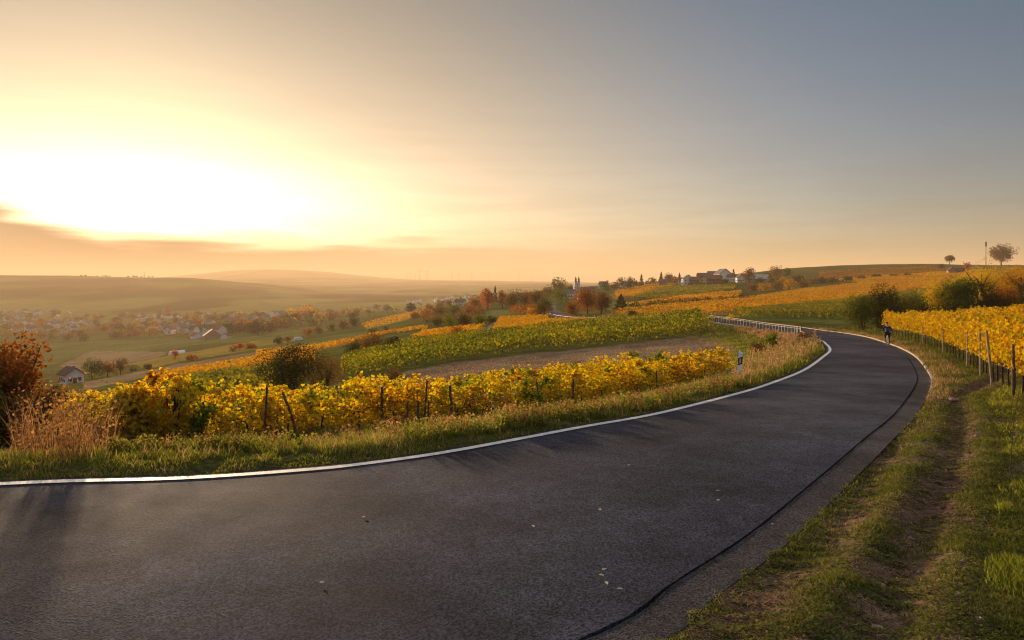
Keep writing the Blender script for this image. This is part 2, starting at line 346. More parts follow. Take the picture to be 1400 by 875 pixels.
def terrain(X, Y, info=False):
    X = np.asarray(X, float).ravel(); Y = np.asarray(Y, float).ravel()
    b = base_z(X, Y); r = np.hypot(X, Y)
    b = b + (fnoise(X, Y, 90, 5) - 0.5) * 3.2 * sstep(150, 900, r) + (fnoise(X, Y, 420, 9) - 0.5) * 14 * sstep(900, 3500, r)
    z = b.copy()
    tL = np.full(X.shape, 1e9); tR = np.full(X.shape, 1e9); inside = np.zeros(X.shape, bool)
    nr = np.where(r < 460)[0]
    if len(nr):
        x, y = X[nr], Y[nr]
        dl, zl = near_poly(x, y, LEd); dr, zr_ = near_poly(x, y, RCd); ins = in_poly(x, y, ROADPOLY)
        left = (dl < dr) & ~ins; right = (~left) & ~ins
        bb = b[nr]
        tilt = np.where(y < 100, 0.13, 0.05)
        w = sstep(1.2, 8.0, dl)
        zl2 = (zl - 0.02 + 0.05 * sstep(0.2, 0.9, dl) - tilt * np.clip(dl - 0.9, 0, 60)) * (1 - w) + bb * w
        bump = (fnoise(x, y, 1.3, 3) - 0.5) * 0.10 * sstep(0.3, 1.2, dl)
        zl2 = zl2 + bump * (r[nr] < 120)
        d2 = dr - 0.62; w = sstep(2.5, 13.0, d2)
        zr2 = (zr_ + 0.06 + 0.035 * np.clip(d2, 0, 40)) * (1 - w) + bb * w
        zr2 = zr2 + (fnoise(x, y, 0.9, 8) - 0.5) * 0.07 * sstep(0.1, 0.8, d2) * (r[nr] < 90)
        zr2 = zr2 + (fnoise(x, y, 0.32, 12) - 0.5) * 0.035 * sstep(0.1, 0.8, d2) * (r[nr] < 40)
        nearf = 1 - sstep(18, 24, r[nr]); zr2 = zr2 - nearf * 0.095 * (1 - sstep(-0.05, 0.75, d2))
        zr2 = np.where(d2 < 0.0, zr_ - np.where(r[nr] < 22, 0.035, 0.07), zr2)
        under = np.where(ins, np.where(dl < dr, zl, zr_) - 0.06 - 0.0012 * r[nr], 0)
        zz = np.where(ins, under, np.where(left, zl2, zr2))
        k = right & (r[nr] < 60)
        if k.any():
            q = np.where(k)[0]
            for P, dep in ((RUT1, 0.085), (RUT2, 0.045)):
                dd = poly_dist(x[q], y[q], P); zz[q] -= dep * np.exp(-(dd / 0.26) ** 2)
                zz[q] += 0.35 * dep * np.exp(-((dd - 0.5) / 0.2) ** 2)
                # tyre lugs pressed across the rut
                near = dd < 0.4; zz[q] += np.where(near, 0.03 * np.sin((x[q] * 0.35 + y[q]) * 2 * math.pi / 0.34) * (1 - dd / 0.4), 0)
        z[nr] = zz
        tL[nr] = np.where(left, dl, 1e9); tR[nr] = np.where(right, d2, 1e9); inside[nr] = ins
    if info: return z, tL, tR, inside
    return z
def tz(x, y): return float(terrain(np.array([x]), np.array([y]))[0])
def proj(X, Y, Z): return 700 + FPX * X / Y, HY + FPX * (EYE - Z) / Y
_YS = np.exp(np.linspace(math.log(5), math.log(12000), 1500)); _cache = {}
def column(px):
    k = round(px)
    if k not in _cache:
        X = (k - 700) / FPX * _YS; Z = terrain(X, _YS); _cache[k] = HY + FPX * (EYE - Z) / _YS
    return _cache[k]
def ground(px, py, ymin=5):
    """the world point of the ground seen at a photo pixel, no nearer than ymin"""
    row = column(px); ok = (row <= py) & (_YS >= ymin)
    i = int(np.argmax(ok)) if ok.any() else int(np.argmin(row))
    Y = _YS[i]; X = (px - 700) / FPX * Y
    return Vector((X, Y, tz(X, Y)))
def onto(px, Y):
    X = (px - 700) / FPX * Y; return Vector((X, Y, tz(X, Y)))

# field colours laid over the land: outline in photo columns/rows of the ground, base colour
OLIVE = (0.085, 0.085, 0.022); YEL = (0.22, 0.16, 0.035); ORG = (0.20, 0.125, 0.035); GRN = (0.085, 0.10, 0.025); SOIL = (0.17, 0.125, 0.085)
PALE = (0.30, 0.25, 0.10); SIEN = (0.20, 0.10, 0.03); DKG = (0.045, 0.055, 0.018); MEAD = (0.115, 0.12, 0.035); TAN = (0.21, 0.15, 0.08)
FIELDS = [
 (DKG, [(280,376),(340,384),(420,396),(420,440),(0,440),(0,376)]), (OLIVE, [(0,378),(300,380),(340,392),(200,398),(0,392)]),
 (TAN, [(0,396),(180,400),(330,402),(420,410),(330,412),(150,410),(0,404)]), (SIEN, [(300,404),(500,404),(640,402),(640,410),(460,424),(330,424)]),
 (MEAD, [(60,470),(226,463),(330,463),(420,447),(470,448),(360,466),(276,471),(210,478),(100,490),(40,510)]),
 (TAN, [(82,500),(125,480),(232,481),(213,491),(176,499),(110,512)]),
 (YEL, [(180,497),(240,484),(350,466),(420,462),(350,478),(246,494),(200,505)]),
 (TAN, [(113,523),(246,497),(350,481),(350,490),(246,507),(113,533)]),
 (YEL, [(220,518),(246,508),(350,492),(420,484),(420,500),(350,510),(276,520),(230,530)]),
 (GRN, [(100,540),(230,525),(350,508),(380,504),(380,560),(100,570)]),
 (MEAD, [(350,474.5),(463,458),(503,454),(501,459),(438,473),(350,481)]),
 (YEL, [(350,482),(438,474.5),(501,460.7),(576,448),(586,450.6),(526,458),(470,473),(425,483),(350,492)]),
 (YEL, [(493,443),(564,426),(600,421),(551,439),(501,450.6)]),
 (OLIVE, [(470,470),(560,455),(640,440),(660,430),(560,440),(500,455)]),
 (ORG, [(683,436.6),(749,434.7),(751,440),(816,441),(770,449.6),(673,458)]),
 (YEL, [(579,455.7),(664,447.5),(650,459),(600,466),(560,468)]),
 (MEAD, [(664,424),(716,425),(712,433),(664,436)]), (TAN, [(677,438),(683,438),(666,459),(655,459)]),
 (SOIL, [(975,457),(1003,466),(1008,488),(985,505),(900,520),(600,560),(400,560),(440,530),(470,522),(560,507),(620,496),(700,486),(800,477),(900,465)]),
 (MEAD, [(973,456),(1003,437),(1035,455),(1060,470),(1040,490),(1005,486),(1000,466)]),
 (ORG, [(830,402),(896,387),(925,390),(868,407),(840,410)]), (GRN, [(896,393),(1010,388),(1003,397),(933,407),(858,411)]),
 (YEL, [(933,406),(1013,398),(1013,408),(896,415),(850,419)]), (DKG, [(850,421),(1007,409),(1010,412),(850,425)]),
 (MEAD, [(830,412),(860,412),(858,420),(800,431),(790,428)]),
 (ORG, [(820,431),(850,425),(1016,410),(1100,395),(1180,386),(1270,372),(1290,378),(1290,400),(1165,414),(1100,420),(951,434),(820,436)]),
 (GRN, [(1000,430),(1100,419),(1165,412),(1290,395),(1290,430),(1165,442),(1100,440),(1010,436)]),
 (SIEN, [(1120,371),(1270,364),(1300,372),(1207,376),(1120,384)]), (YEL, [(1270,374),(1400,370),(1400,400),(1290,402)]),
 (OLIVE, [(1050,366),(1150,360),(1280,358),(1400,358),(1400,367),(1300,368),(1150,368),(1050,374)]),
 (ORG, [(1290,366),(1400,363),(1400,371),(1290,374)]),
]
def make_ground():
    th = np.concatenate([np.linspace(-180, -46, 40)[:-1], np.linspace(-46, 46, 820), np.linspace(46, 180, 40)[1:]])
    th = np.radians(th); nt = len(th)
    rr = np.concatenate([[0.02], np.exp(np.linspace(math.log(0.8), math.log(5), 14))[:-1], np.exp(np.linspace(math.log(5), math.log(14500), 430))]); nr = len(rr)
    T, Rr = np.meshgrid(th, rr, indexing='ij'); X = (np.sin(T) * Rr).ravel(); Y = (np.cos(T) * Rr).ravel()
    Z, tL, tR, ins = terrain(X, Y, True)
    V = np.stack([X, Y, Z], 1)
    i, j = np.meshgrid(np.arange(nt - 1), np.arange(nr - 1), indexing='ij'); a = (i * nr + j).ravel()
    F = np.stack([a, a + 1, a + nr + 1, a + nr], 1)[:, ::-1]
    col = np.tile(np.array(OLIVE), (len(X), 1))
    ok = Y > 4; px = np.full(X.shape, -1e6); py = np.full(X.shape, -1e6)
    px[ok], py[ok] = proj(X[ok], Y[ok], Z[ok])
    wob = (fnoise(X, Y, 14, 21) - 0.5)
    for c, P in FIELDS:
        k = in_poly(px + wob * 4, py + wob * 1.5, P) & ok & (np.hypot(X, Y) > 34); col[k] = c
    r = np.hypot(X, Y)
    # valley floor patchwork, dim fields
    far = r > 1500; n1 = fnoise(X, Y * 0.5, 260, 31, 2)
    col[far] = np.array(OLIVE) * (0.25 + 1.5 * sstep(.35, .65, n1[far, None])) + np.array((0.05, 0.03, 0.012)) * (fnoise(X, Y * .4, 330, 77, 2)[far, None] > 0.52)
    # right verge: soil where wheels run and in worn patches
    k = (tR < 30) & (r < 70)
    g = np.array((0.075, 0.07, 0.028)); s = np.array((0.135, 0.085, 0.058))
    d1 = poly_dist(X[k], Y[k], RUT1); d2 = poly_dist(X[k], Y[k], RUT2)
    m = np.clip(0.02 + np.maximum(np.maximum(np.exp(-(d1 / 0.5) ** 2) * 1.25, np.exp(-(d2 / 0.38) ** 2) * 0.8), 0) + (fnoise(X[k], Y[k], 1.6, 41) - 0.55) * 1.6, 0, 1)[:, None]
    col[k] = g * (1 - m) + s * m
    k = (tL < 5.5) & (r < 110); dn = sstep(-0.1, 0.6, 0.6 - tL[k])[:, None]
    col[k] = np.array((0.075, 0.075, 0.022)) * (1 - dn) + np.array((0.05, 0.04, 0.028)) * dn
    me = np_mesh('ground', V, F, None, True, col)
    m = bpy.data.materials.new('land'); m.use_nodes = True; nt_ = m.node_tree; N = nt_.nodes; L = nt_.links; b = N['Principled BSDF']
    N.remove(b); b = N.new('ShaderNodeBsdfDiffuse'); L.new(b.outputs[0], N['Material Output'].inputs[0])
    at = N.new('ShaderNodeVertexColor'); at.layer_name = 'Col'; geo = N.new('ShaderNodeNewGeometry')
    fac = None
    for sc, lo, hi, det in ((7.0, 0.6, 1.45, 8), (0.35, 0.75, 1.25, 5), (0.02, 0.8, 1.2, 4)):
        nz = N.new('ShaderNodeTexNoise'); nz.inputs['Scale'].default_value = sc; nz.inputs['Detail'].default_value = det; L.new(geo.outputs['Position'], nz.inputs[0])
        mr = N.new('ShaderNodeMapRange'); mr.inputs[1].default_value = 0.35; mr.inputs[2].default_value = 0.65; mr.inputs[3].default_value = lo; mr.inputs[4].default_value = hi; L.new(nz.outputs[0], mr.inputs[0])
        if fac is None: fac = mr.outputs[0]
        else:
            mm = N.new('ShaderNodeMath'); mm.operation = 'MULTIPLY'; L.new(fac, mm.inputs[0]); L.new(mr.outputs[0], mm.inputs[1]); fac = mm.outputs[0]
    vs = N.new('ShaderNodeVectorMath'); vs.operation = 'SCALE'; L.new(at.outputs[0], vs.inputs[0]); L.new(fac, vs.inputs['Scale']); L.new(vs.outputs[0], b.inputs[0])
    nz = N.new('ShaderNodeTexNoise'); nz.inputs['Scale'].default_value = 9; nz.inputs['Detail'].default_value = 9; L.new(geo.outputs['Position'], nz.inputs[0])
    bp = N.new('ShaderNodeBump'); bp.inputs['Strength'].default_value = 1.0; bp.inputs['Distance'].default_value = 0.07; L.new(nz.outputs[0], bp.inputs['Height']); L.new(bp.outputs[0], b.inputs['Normal'])
    me.materials.append(m)
    tag(obj('ground', me), 'rolling ground of verge, fields and valley under the whole view', None, None, 'structure')
make_ground()

# ------------------------------------------------------------------ road
def anchors_pair(A, B, n=900):
    """resample two sides to n matching stations by chosen pairs of stations"""
    def arc(P): return np.concatenate([[0], np.cumsum(np.linalg.norm(np.diff(P[:, :2], axis=0), axis=1))])
    sa, sb = arc(A), arc(B)
    def st(P, s, q): return s[np.argmin((P[:, 0] - q[0]) ** 2 + (P[:, 1] - q[1]) ** 2)]
    prs = [(unproj_road(0, 662), (-5.0, 2.9)), (unproj_road(400, 643), unproj_road(860, 835)), (unproj_road(700, 603), unproj_road(1050, 708)), (unproj_road(1000, 541), unproj_road(1222, 565)), (unproj_road(1135, 479), unproj_road(1224, 478)), (unproj_road(1116, 464), unproj_road(1175, 460.5)), ((28.5, 84), (34.6, 86))]
    ka = [0] + [st(A, sa, p[0]) for p in prs] + [sa[-1]]; kb = [0] + [st(B, sb, p[1]) for p in prs] + [sb[-1]]
    t = np.linspace(0, sa[-1], n); u = np.interp(t, ka, kb)
    return np.stack([np.interp(t, sa, A[:, k]) for k in range(3)], 1), np.stack([np.interp(u, sb, B[:, k]) for k in range(3)], 1)
def ribbon(name, A, B, mat, cols=1, dz=0.0, skirt=0.0, crown=0.0):
    n = len(A); V = []
    for k in range(cols + 1):
        f = k / cols; P = A * (1 - f) + B * f; P = P.copy(); P[:, 2] += dz + crown * 4 * f * (1 - f); V.append(P)
    V = np.stack(V, 1)
    if skirt:
        a = V[:, :1].copy(); a[:, :, 2] -= skirt; c = V[:, -1:].copy(); c[:, :, 2] -= skirt; V = np.concatenate([a, V, c], 1)
    w = V.shape[1]; V = V.reshape(-1, 3)
    i, j = np.meshgrid(np.arange(n - 1), np.arange(w - 1), indexing='ij'); q = (i * w + j).ravel()
    F = np.stack([q, q + 1, q + w + 1, q + w], 1)
    return obj(name, np_mesh(name, V, F, mat, False))
def mat_asphalt(name, base, grain, tint):
    m = bpy.data.materials.new(name); m.use_nodes = True; nt = m.node_tree; N = nt.nodes; L = nt.links; b = N['Principled BSDF']
    geo = N.new('ShaderNodeNewGeometry')
    def noise(sc, det=4, rough=0.6):
        x = N.new('ShaderNodeTexNoise'); x.inputs['Scale'].default_value = sc; x.inputs['Detail'].default_value = det; x.inputs['Roughness'].default_value = rough
        L.new(geo.outputs['Position'], x.inputs[0]); return x.outputs[0]
    def rng(s, a, b_, lo, hi):
        x = N.new('ShaderNodeMapRange'); x.inputs[1].default_value = a; x.inputs[2].default_value = b_; x.inputs[3].default_value = lo; x.inputs[4].default_value = hi; L.new(s, x.inputs[0]); return x.outputs[0]
    def mul(a, c):
        x = N.new('ShaderNodeMath'); x.operation = 'MULTIPLY'; L.new(a, x.inputs[0]); L.new(c, x.inputs[1]); return x.outputs[0]
    vo = N.new('ShaderNodeTexVoronoi'); vo.inputs['Scale'].default_value = grain; L.new(geo.outputs['Position'], vo.inputs[0])
    bw = N.new('ShaderNodeRGBToBW'); L.new(vo.outputs['Color'], bw.inputs[0])
    g = rng(bw.outputs[0], 0.2, 0.9, 0.42, 1.9); g2 = rng(noise(0.45, 7), 0.35, 0.65, 0.66, 1.34); g3 = rng(noise(3.0, 6), 0.35, 0.65, 0.85, 1.15); g4 = rng(noise(0.16, 4), 0.38, 0.62, 0.72, 1.3)
    f = mul(mul(mul(g, g2), g3), g4)
    vs = N.new('ShaderNodeVectorMath'); vs.operation = 'SCALE'; vs.inputs[0].default_value = [base * t for t in tint]; L.new(f, vs.inputs['Scale']); L.new(vs.outputs[0], b.inputs['Base Color'])
    b.inputs['Specular IOR Level'].default_value = 0.06; L.new(rng(noise(0.5, 3), 0.35, 0.65, 0.85, 0.95), b.inputs['Roughness'])
    bp = N.new('ShaderNodeBump'); bp.inputs['Strength'].default_value = 0.9; bp.inputs['Distance'].default_value = 0.003
    L.new(vo.outputs['Distance'], bp.inputs['Height']); L.new(bp.outputs[0], b.inputs['Normal'])
    return m
M_ASPH = mat_asphalt('asphalt', 0.038, 48.0, (0.88, 0.93, 1.32))
M_GUT = mat_asphalt('gutter_asphalt', 0.042, 55.0, (1.0, 0.93, 1.0))
M_PAINT = mat_simple('road_paint', (0.62, 0.60, 0.58), 0.6, noise=0.22, nscale=7, bump=0.3, bscale=60)
def worn_paint():
    N = M_PAINT.node_tree.nodes; L = M_PAINT.node_tree.links; b = N['Principled BSDF']; src = b.inputs['Base Color'].links[0].from_socket
    geo = N.new('ShaderNodeNewGeometry'); nz = N.new('ShaderNodeTexNoise'); nz.inputs['Scale'].default_value = 3.5; nz.inputs['Detail'].default_value = 9; nz.inputs['Roughness'].default_value = 0.75; L.new(geo.outputs['Position'], nz.inputs[0])
    mr = N.new('ShaderNodeMapRange'); mr.inputs[1].default_value = 0.57; mr.inputs[2].default_value = 0.68; L.new(nz.outputs[0], mr.inputs[0])
    mx = N.new('ShaderNodeMix'); mx.data_type = 'RGBA'; L.new(mr.outputs[0], mx.inputs[0]); L.new(src, mx.inputs[6]); mx.inputs[7].default_value = (0.09, 0.085, 0.08, 1); L.new(mx.outputs[2], b.inputs['Base Color'])
worn_paint()
M_KERB = mat_simple('kerb_stone', (0.36, 0.28, 0.21), 0.85, noise=0.3, nscale=4, bump=0.6, bscale=20)
LA, RA = anchors_pair(LEd, RCd)
road = ribbon('road', LA, RA, M_ASPH, 6, 0.0, 0.09, 0.03); road['kind'] = 'structure'
LL, _ = dens(LN, 0.35)
def jit(P, a, seed, s=0.5): q = P.copy(); q[:, 0] += (fnoise(P[:, 0], P[:, 1], s, seed) - 0.5) * a; return q
crz = 0.004 + 0.0055
line = ribbon('road_edge_line', jit(offs(LL, 0.095), 0.012, 5), jit(offs(LL, -0.085), 0.012, 6), M_PAINT, 1, crz + 0.012); line['kind'] = 'structure'
RD, _ = dens(RC, 0.12)
gut = ribbon('gutter', jit(jit(offs(RD, -0.026), 0.05, 7, 0.45), 0.03, 9, 0.15), offs(RD, -0.50), M_GUT, 2, -0.012, 0.0); gut['kind'] = 'structure'
# ------------------------------------------------------------------ foliage builders
rng = np.random.default_rng(11)
def rand_dirs(n):
    v = rng.normal(size=(n, 3)); return v / (np.linalg.norm(v, axis=1)[:, None] + 1e-9)
def basis(nrm):
    a = rand_dirs(len(nrm)); u = a - nrm * (a * nrm).sum(1)[:, None]; u /= np.linalg.norm(u, axis=1)[:, None] + 1e-9
    return u, np.cross(nrm, u)
def leaves(P, size, out=None, bias=0.5, kind='leaf'):
    """one small folded leaf (or diamond) per point"""
    n = len(P); size = np.broadcast_to(np.asarray(size, float), (n,)) * rng.uniform(0.7, 1.25, n)
    d = rand_dirs(n)
    if out is not None: d = d + out * bias; d /= np.linalg.norm(d, axis=1)[:, None] + 1e-9
    u, v = basis(d); s = size[:, None]
    if kind == 'leaf':
        pts = [(0, -.5, 0), (-.5, -.12, .1), (-.36, .36, .12), (0, .56, 0), (.36, .36, .12), (.5, -.12, .1)]
        V = np.stack([P + u * s * a + v * s * b + d * s * c for a, b, c in pts], 1).reshape(-1, 3)
        i = np.arange(n)[:, None] * 6
        return V, [np.concatenate([i + np.array([[0, 3, 2, 1]]), i + np.array([[0, 5, 4, 3]])])]
    pts = [(0, -.6), (-.42, 0), (0, .6), (.42, 0)]
    V = np.stack([P + u * s * a + v * s * b for a, b in pts], 1).reshape(-1, 3)
    return V, [np.arange(n)[:, None] * 4 + np.array([[0, 1, 2, 3]])]
def blades(P, h, w, lean, two=True):
    n = len(P); h = np.broadcast_to(h, (n,)); w = np.broadcast_to(w, (n,)); a = rng.uniform(0, 2 * math.pi, n); b = rng.uniform(0, 2 * math.pi, n)
    s = np.stack([np.cos(a), np.sin(a), np.zeros(n)], 1) * (w / 2)[:, None]; l = np.stack([np.cos(b), np.sin(b), np.zeros(n)], 1) * (h * lean * rng.uniform(0.2, 1.0, n))[:, None]
    up = np.zeros((n, 3)); up[:, 2] = h
    if two:
        V = np.stack([P - s, P + s, P + s * .8 + up * .55 + l * .35, P - s * .8 + up * .55 + l * .35, P + up * .95 + l], 1).reshape(-1, 3)
        i = np.arange(n)[:, None] * 5
        return V, [i + np.array([[0, 1, 2, 3]]), i + np.array([[3, 2, 4]])]
    V = np.stack([P - s, P + s, P + up + l], 1).reshape(-1, 3)
    return V, [np.arange(n)[:, None] * 3 + np.array([[0, 1, 2]])]
def merge(parts):
    V = []; F = {}; o = 0
    for v, fs in parts:
        for f in fs: F.setdefault(f.shape[1], []).append(f + o)
        V.append(v); o += len(v)
    return np.concatenate(V), [np.concatenate(x) for x in F.values()]
def leaf_mesh(name, parts, mat):
    V, F = merge(parts if isinstance(parts, list) else [parts]); return np_mesh(name, V, F, mat)

ML = {
 'vine_left': mat_leaf('grape_leaves_golden', [(0.0, (.10, .045, .015)), (.16, (.40, .16, .03)), (.42, (.66, .42, .03)), (.64, (.60, .47, .05)), (.80, (.26, .27, .04)), (1.0, (.07, .10, .02))], .5, .55, .45),
 'vine_green': mat_leaf('grape_leaves_turning', [(0.0, (.45, .25, .03)), (.25, (.50, .40, .04)), (.5, (.20, .24, .035)), (1.0, (.05, .085, .018))], .45, .5, .5),
 'vine_right': mat_leaf('grape_leaves_yellow', [(0.0, (.16, .07, .02)), (.2, (.50, .24, .03)), (.5, (.62, .38, .03)), (.72, (.46, .38, .04)), (.88, (.18, .20, .03)), (1.0, (.06, .085, .018))], .42, 1.1, .35),
 'vine_mid': mat_leaf('grape_leaves_olive', [(0.0, (.46, .31, .04)), (.3, (.28, .24, .035)), (.6, (.11, .13, .024)), (1.0, (.025, .04, .010))], .4, .16, .4),
 'vine_orange': mat_leaf('grape_leaves_orange', [(0.0, (.08, .045, .02)), (.2, (.34, .15, .025)), (.5, (.58, .28, .03)), (.78, (.50, .31, .035)), (1.0, (.10, .11, .03))], .35, .045, .5),
 'vine_far_green': mat_leaf('grape_leaves_far_green', [(0.0, (.40, .27, .04)), (.45, (.20, .18, .035)), (1.0, (.05, .065, .018))], .35, .04, .4),
 'vine_sienna': mat_leaf('grape_leaves_sienna', [(0.0, (.16, .06, .02)), (.5, (.30, .15, .03)), (1.0, (.22, .18, .04))], .3, .04, .4),
 'grass': mat_leaf('verge_grass', [(0.0, (.42, .33, .12)), (.3, (.28, .26, .06)), (.6, (.17, .18, .035)), (1.0, (.07, .08, .02))], .4, .5, .4),
 'grass_short': mat_leaf('trampled_grass', [(0.0, (.34, .26, .12)), (.2, (.20, .19, .05)), (.55, (.11, .125, .028)), (1.0, (.03, .038, .012))], .4, .9, .4),
 'grass_lush': mat_leaf('lush_grass', [(0.0, (.34, .30, .08)), (.4, (.22, .23, .045)), (1.0, (.09, .11, .02))], .5, .6, .3),
 'straw': mat_leaf('dry_grass', [(0.0, (.24, .13, .07)), (.5, (.38, .24, .12)), (1.0, (.50, .36, .20))], .4, .7, .4),
 'stalk': mat_leaf('dry_stalks', [(0.0, (.10, .05, .03)), (.5, (.28, .15, .07)), (1.0, (.45, .28, .13))], .45, .7, .3),
 'dark': mat_leaf('dark_bush_leaves', [(0.0, (.10, .055, .02)), (.4, (.05, .05, .015)), (1.0, (.022, .032, .010))], .3, .5, .4),
 'rust': mat_leaf('rust_leaves', [(0.0, (.14, .045, .02)), (.5, (.26, .09, .03)), (1.0, (.38, .18, .05))], .4, .35, .5),
 'red': mat_leaf('red_leaves', [(0.0, (.16, .035, .02)), (.5, (.34, .09, .03)), (1.0, (.45, .18, .04))], .5, .8, .4),
 'brown': mat_leaf('brown_leaves', [(0.0, (.08, .04, .02)), (.5, (.16, .085, .03)), (1.0, (.24, .15, .045))], .35, .25, .5),
 'olive': mat_leaf('olive_leaves', [(0.0, (.22, .16, .035)), (.4, (.10, .11, .022)), (1.0, (.04, .055, .014))], .35, .3, .5),
 'yellow': mat_leaf('yellow_leaves', [(0.0, (.52, .26, .03)), (.5, (.58, .40, .04)), (1.0, (.30, .30, .04))], .45, .4, .4),
 'orange': mat_leaf('orange_leaves', [(0.0, (.30, .12, .02)), (.5, (.50, .25, .03)), (1.0, (.42, .30, .04))], .4, .4, .4),
 'green': mat_leaf('green_leaves', [(0.0, (.22, .22, .03)), (.5, (.09, .13, .02)), (1.0, (.035, .06, .012))], .4, .4, .4),
 'white': mat_leaf('white_umbels', [(0.0, (.55, .5, .4)), (1.0, (.75, .72, .62))], .3),
}
M_BARK = mat_simple('bark', (0.075, 0.055, 0.04), 0.95, noise=0.4, nscale=9, bump=0.7, bscale=25)
M_VINEWOOD = mat_simple('vine_wood', (0.06, 0.042, 0.03), 0.95, noise=0.4, nscale=20, bump=0.8, bscale=60)
M_STAKE = mat_simple('weathered_stake', (0.11, 0.075, 0.055), 0.9, noise=0.4, nscale=8, bump=0.6, bscale=40)
M_STAKE2 = mat_simple('grey_stake', (0.30, 0.25, 0.20), 0.85, noise=0.3, nscale=8, bump=0.5, bscale=40)
M_STEEL = mat_simple('galvanised_steel', (0.17, 0.15, 0.13), 0.6, 0.2, noise=0.15, nscale=12)
M_STONE = mat_simple('field_stone', (0.30, 0.20, 0.15), 0.9, noise=0.35, nscale=14, bump=0.8, bscale=30)
M_CLOD = mat_simple('soil_clods', (0.11, 0.068, 0.045), 0.95, noise=0.4, nscale=9, bump=0.8, bscale=30)

# ------------------------------------------------------------------ kerb stones along the right side of the road
def kerb():
    P, s = dens(RC, 0.12); A = offs(P, -0.505); B = offs(P, -0.62); px = 700 + FPX * A[:, 0] / np.maximum(A[:, 1], 1)
    k = (A[:, 1] > 2.0) & (A[:, 1] < 96); idx = np.where(k)[0]; mb = MB(); i = idx[0]
    L_ = 8
    while i + L_ < idx[-1]:
        if A[i, 1] < 21 or rng.uniform() < .12 * (A[i, 1] < 40): i += L_; continue
        j = i + L_ - 0; hh = 0.075 + 0.02 * float(rng.uniform()); Pq = [A[i] + (A[j] - A[i]) * 0.012, A[j], B[j], B[i] + (B[j] - B[i]) * 0.012]
        sunk = 0.082 * (1 - sstep(18, 34, A[i, 1])) + 0.01 * rng.uniform()
        lo = [(p[0], p[1], p[2] - 0.12) for p in Pq]; hi = [(p[0], p[1], p[2] + hh - sunk) for p in Pq]
        c = np.mean(hi, 0); hi = [tuple(np.array(h) + (c - np.array(h)) * np.array((.03, .03, 0))) for h in hi]
        mb.add(lo + hi, [(4, 5, 6, 7), (0, 1, 5, 4), (1, 2, 6, 5), (2, 3, 7, 6), (3, 0, 4, 7)][::1]); i = j
    o = mb.build('kerb', M_KERB); o['kind'] = 'structure'
kerb()

# ------------------------------------------------------------------ grass of the verges
def verge_left():
    parts = []
    for n, tmax, hh, ww, mat, name in ((170000, 7.0, (.06, .20), .011, 'grass', 'grass'), (9000, 4.0, (.14, .34), .010, 'straw', 'dry_grass')):
        Y0 = LEd[:, 1]; ok = (Y0 > 6) & (Y0 < 104); idx = np.where(ok)[0]
        w = 1.0 / np.hypot(LEd[idx, 0], Y0[idx]) ** 1.15; w /= w.sum()
        i = rng.choice(idx, n, p=w); t = 0.10 + tmax * rng.uniform(0, 1, n) ** 1.35
        T = np.gradient(LEd[:, :2], axis=0); T /= np.linalg.norm(T, axis=1)[:, None]
        f = rng.uniform(0, 0.7, n)[:, None]; B = LEd[i, :2] + T[i] * f
        X = B[:, 0] - T[i, 1] * t; Y = B[:, 1] + T[i, 0] * t
        cl = fnoise(X, Y, 0.55, 14, 2); keep = (cl > (0.36 if mat == 'grass' else 0.5)) & (Y > 3)
        X, Y, t, cl = X[keep], Y[keep], t[keep], cl[keep]
        Z, tL, tR, ins = terrain(X, Y, True); k = (tL < 50) & (tL > 0.06); X, Y, Z, t, cl = X[k], Y[k], Z[k], t[k], cl[k]
        d = np.hypot(X, Y); h = (hh[0] + (hh[1] - hh[0]) * rng.uniform(0, 1, len(X)) ** 1.5) * (0.45 + 0.75 * sstep(0.1, 1.3, t)) * (0.6 + 1.1 * (cl - .3))
        w_ = ww * (1 + d / 24)
        leaf = blades(np.stack([X, Y, Z - .01], 1), h, w_, 0.75, True)
        tag(obj(name, leaf_mesh(name, leaf, ML[mat])), 'unmown verge grass beside the painted edge line' if mat == 'grass' else 'straw coloured dry grass mixed into the left verge', None, None, 'stuff')
verge_left()
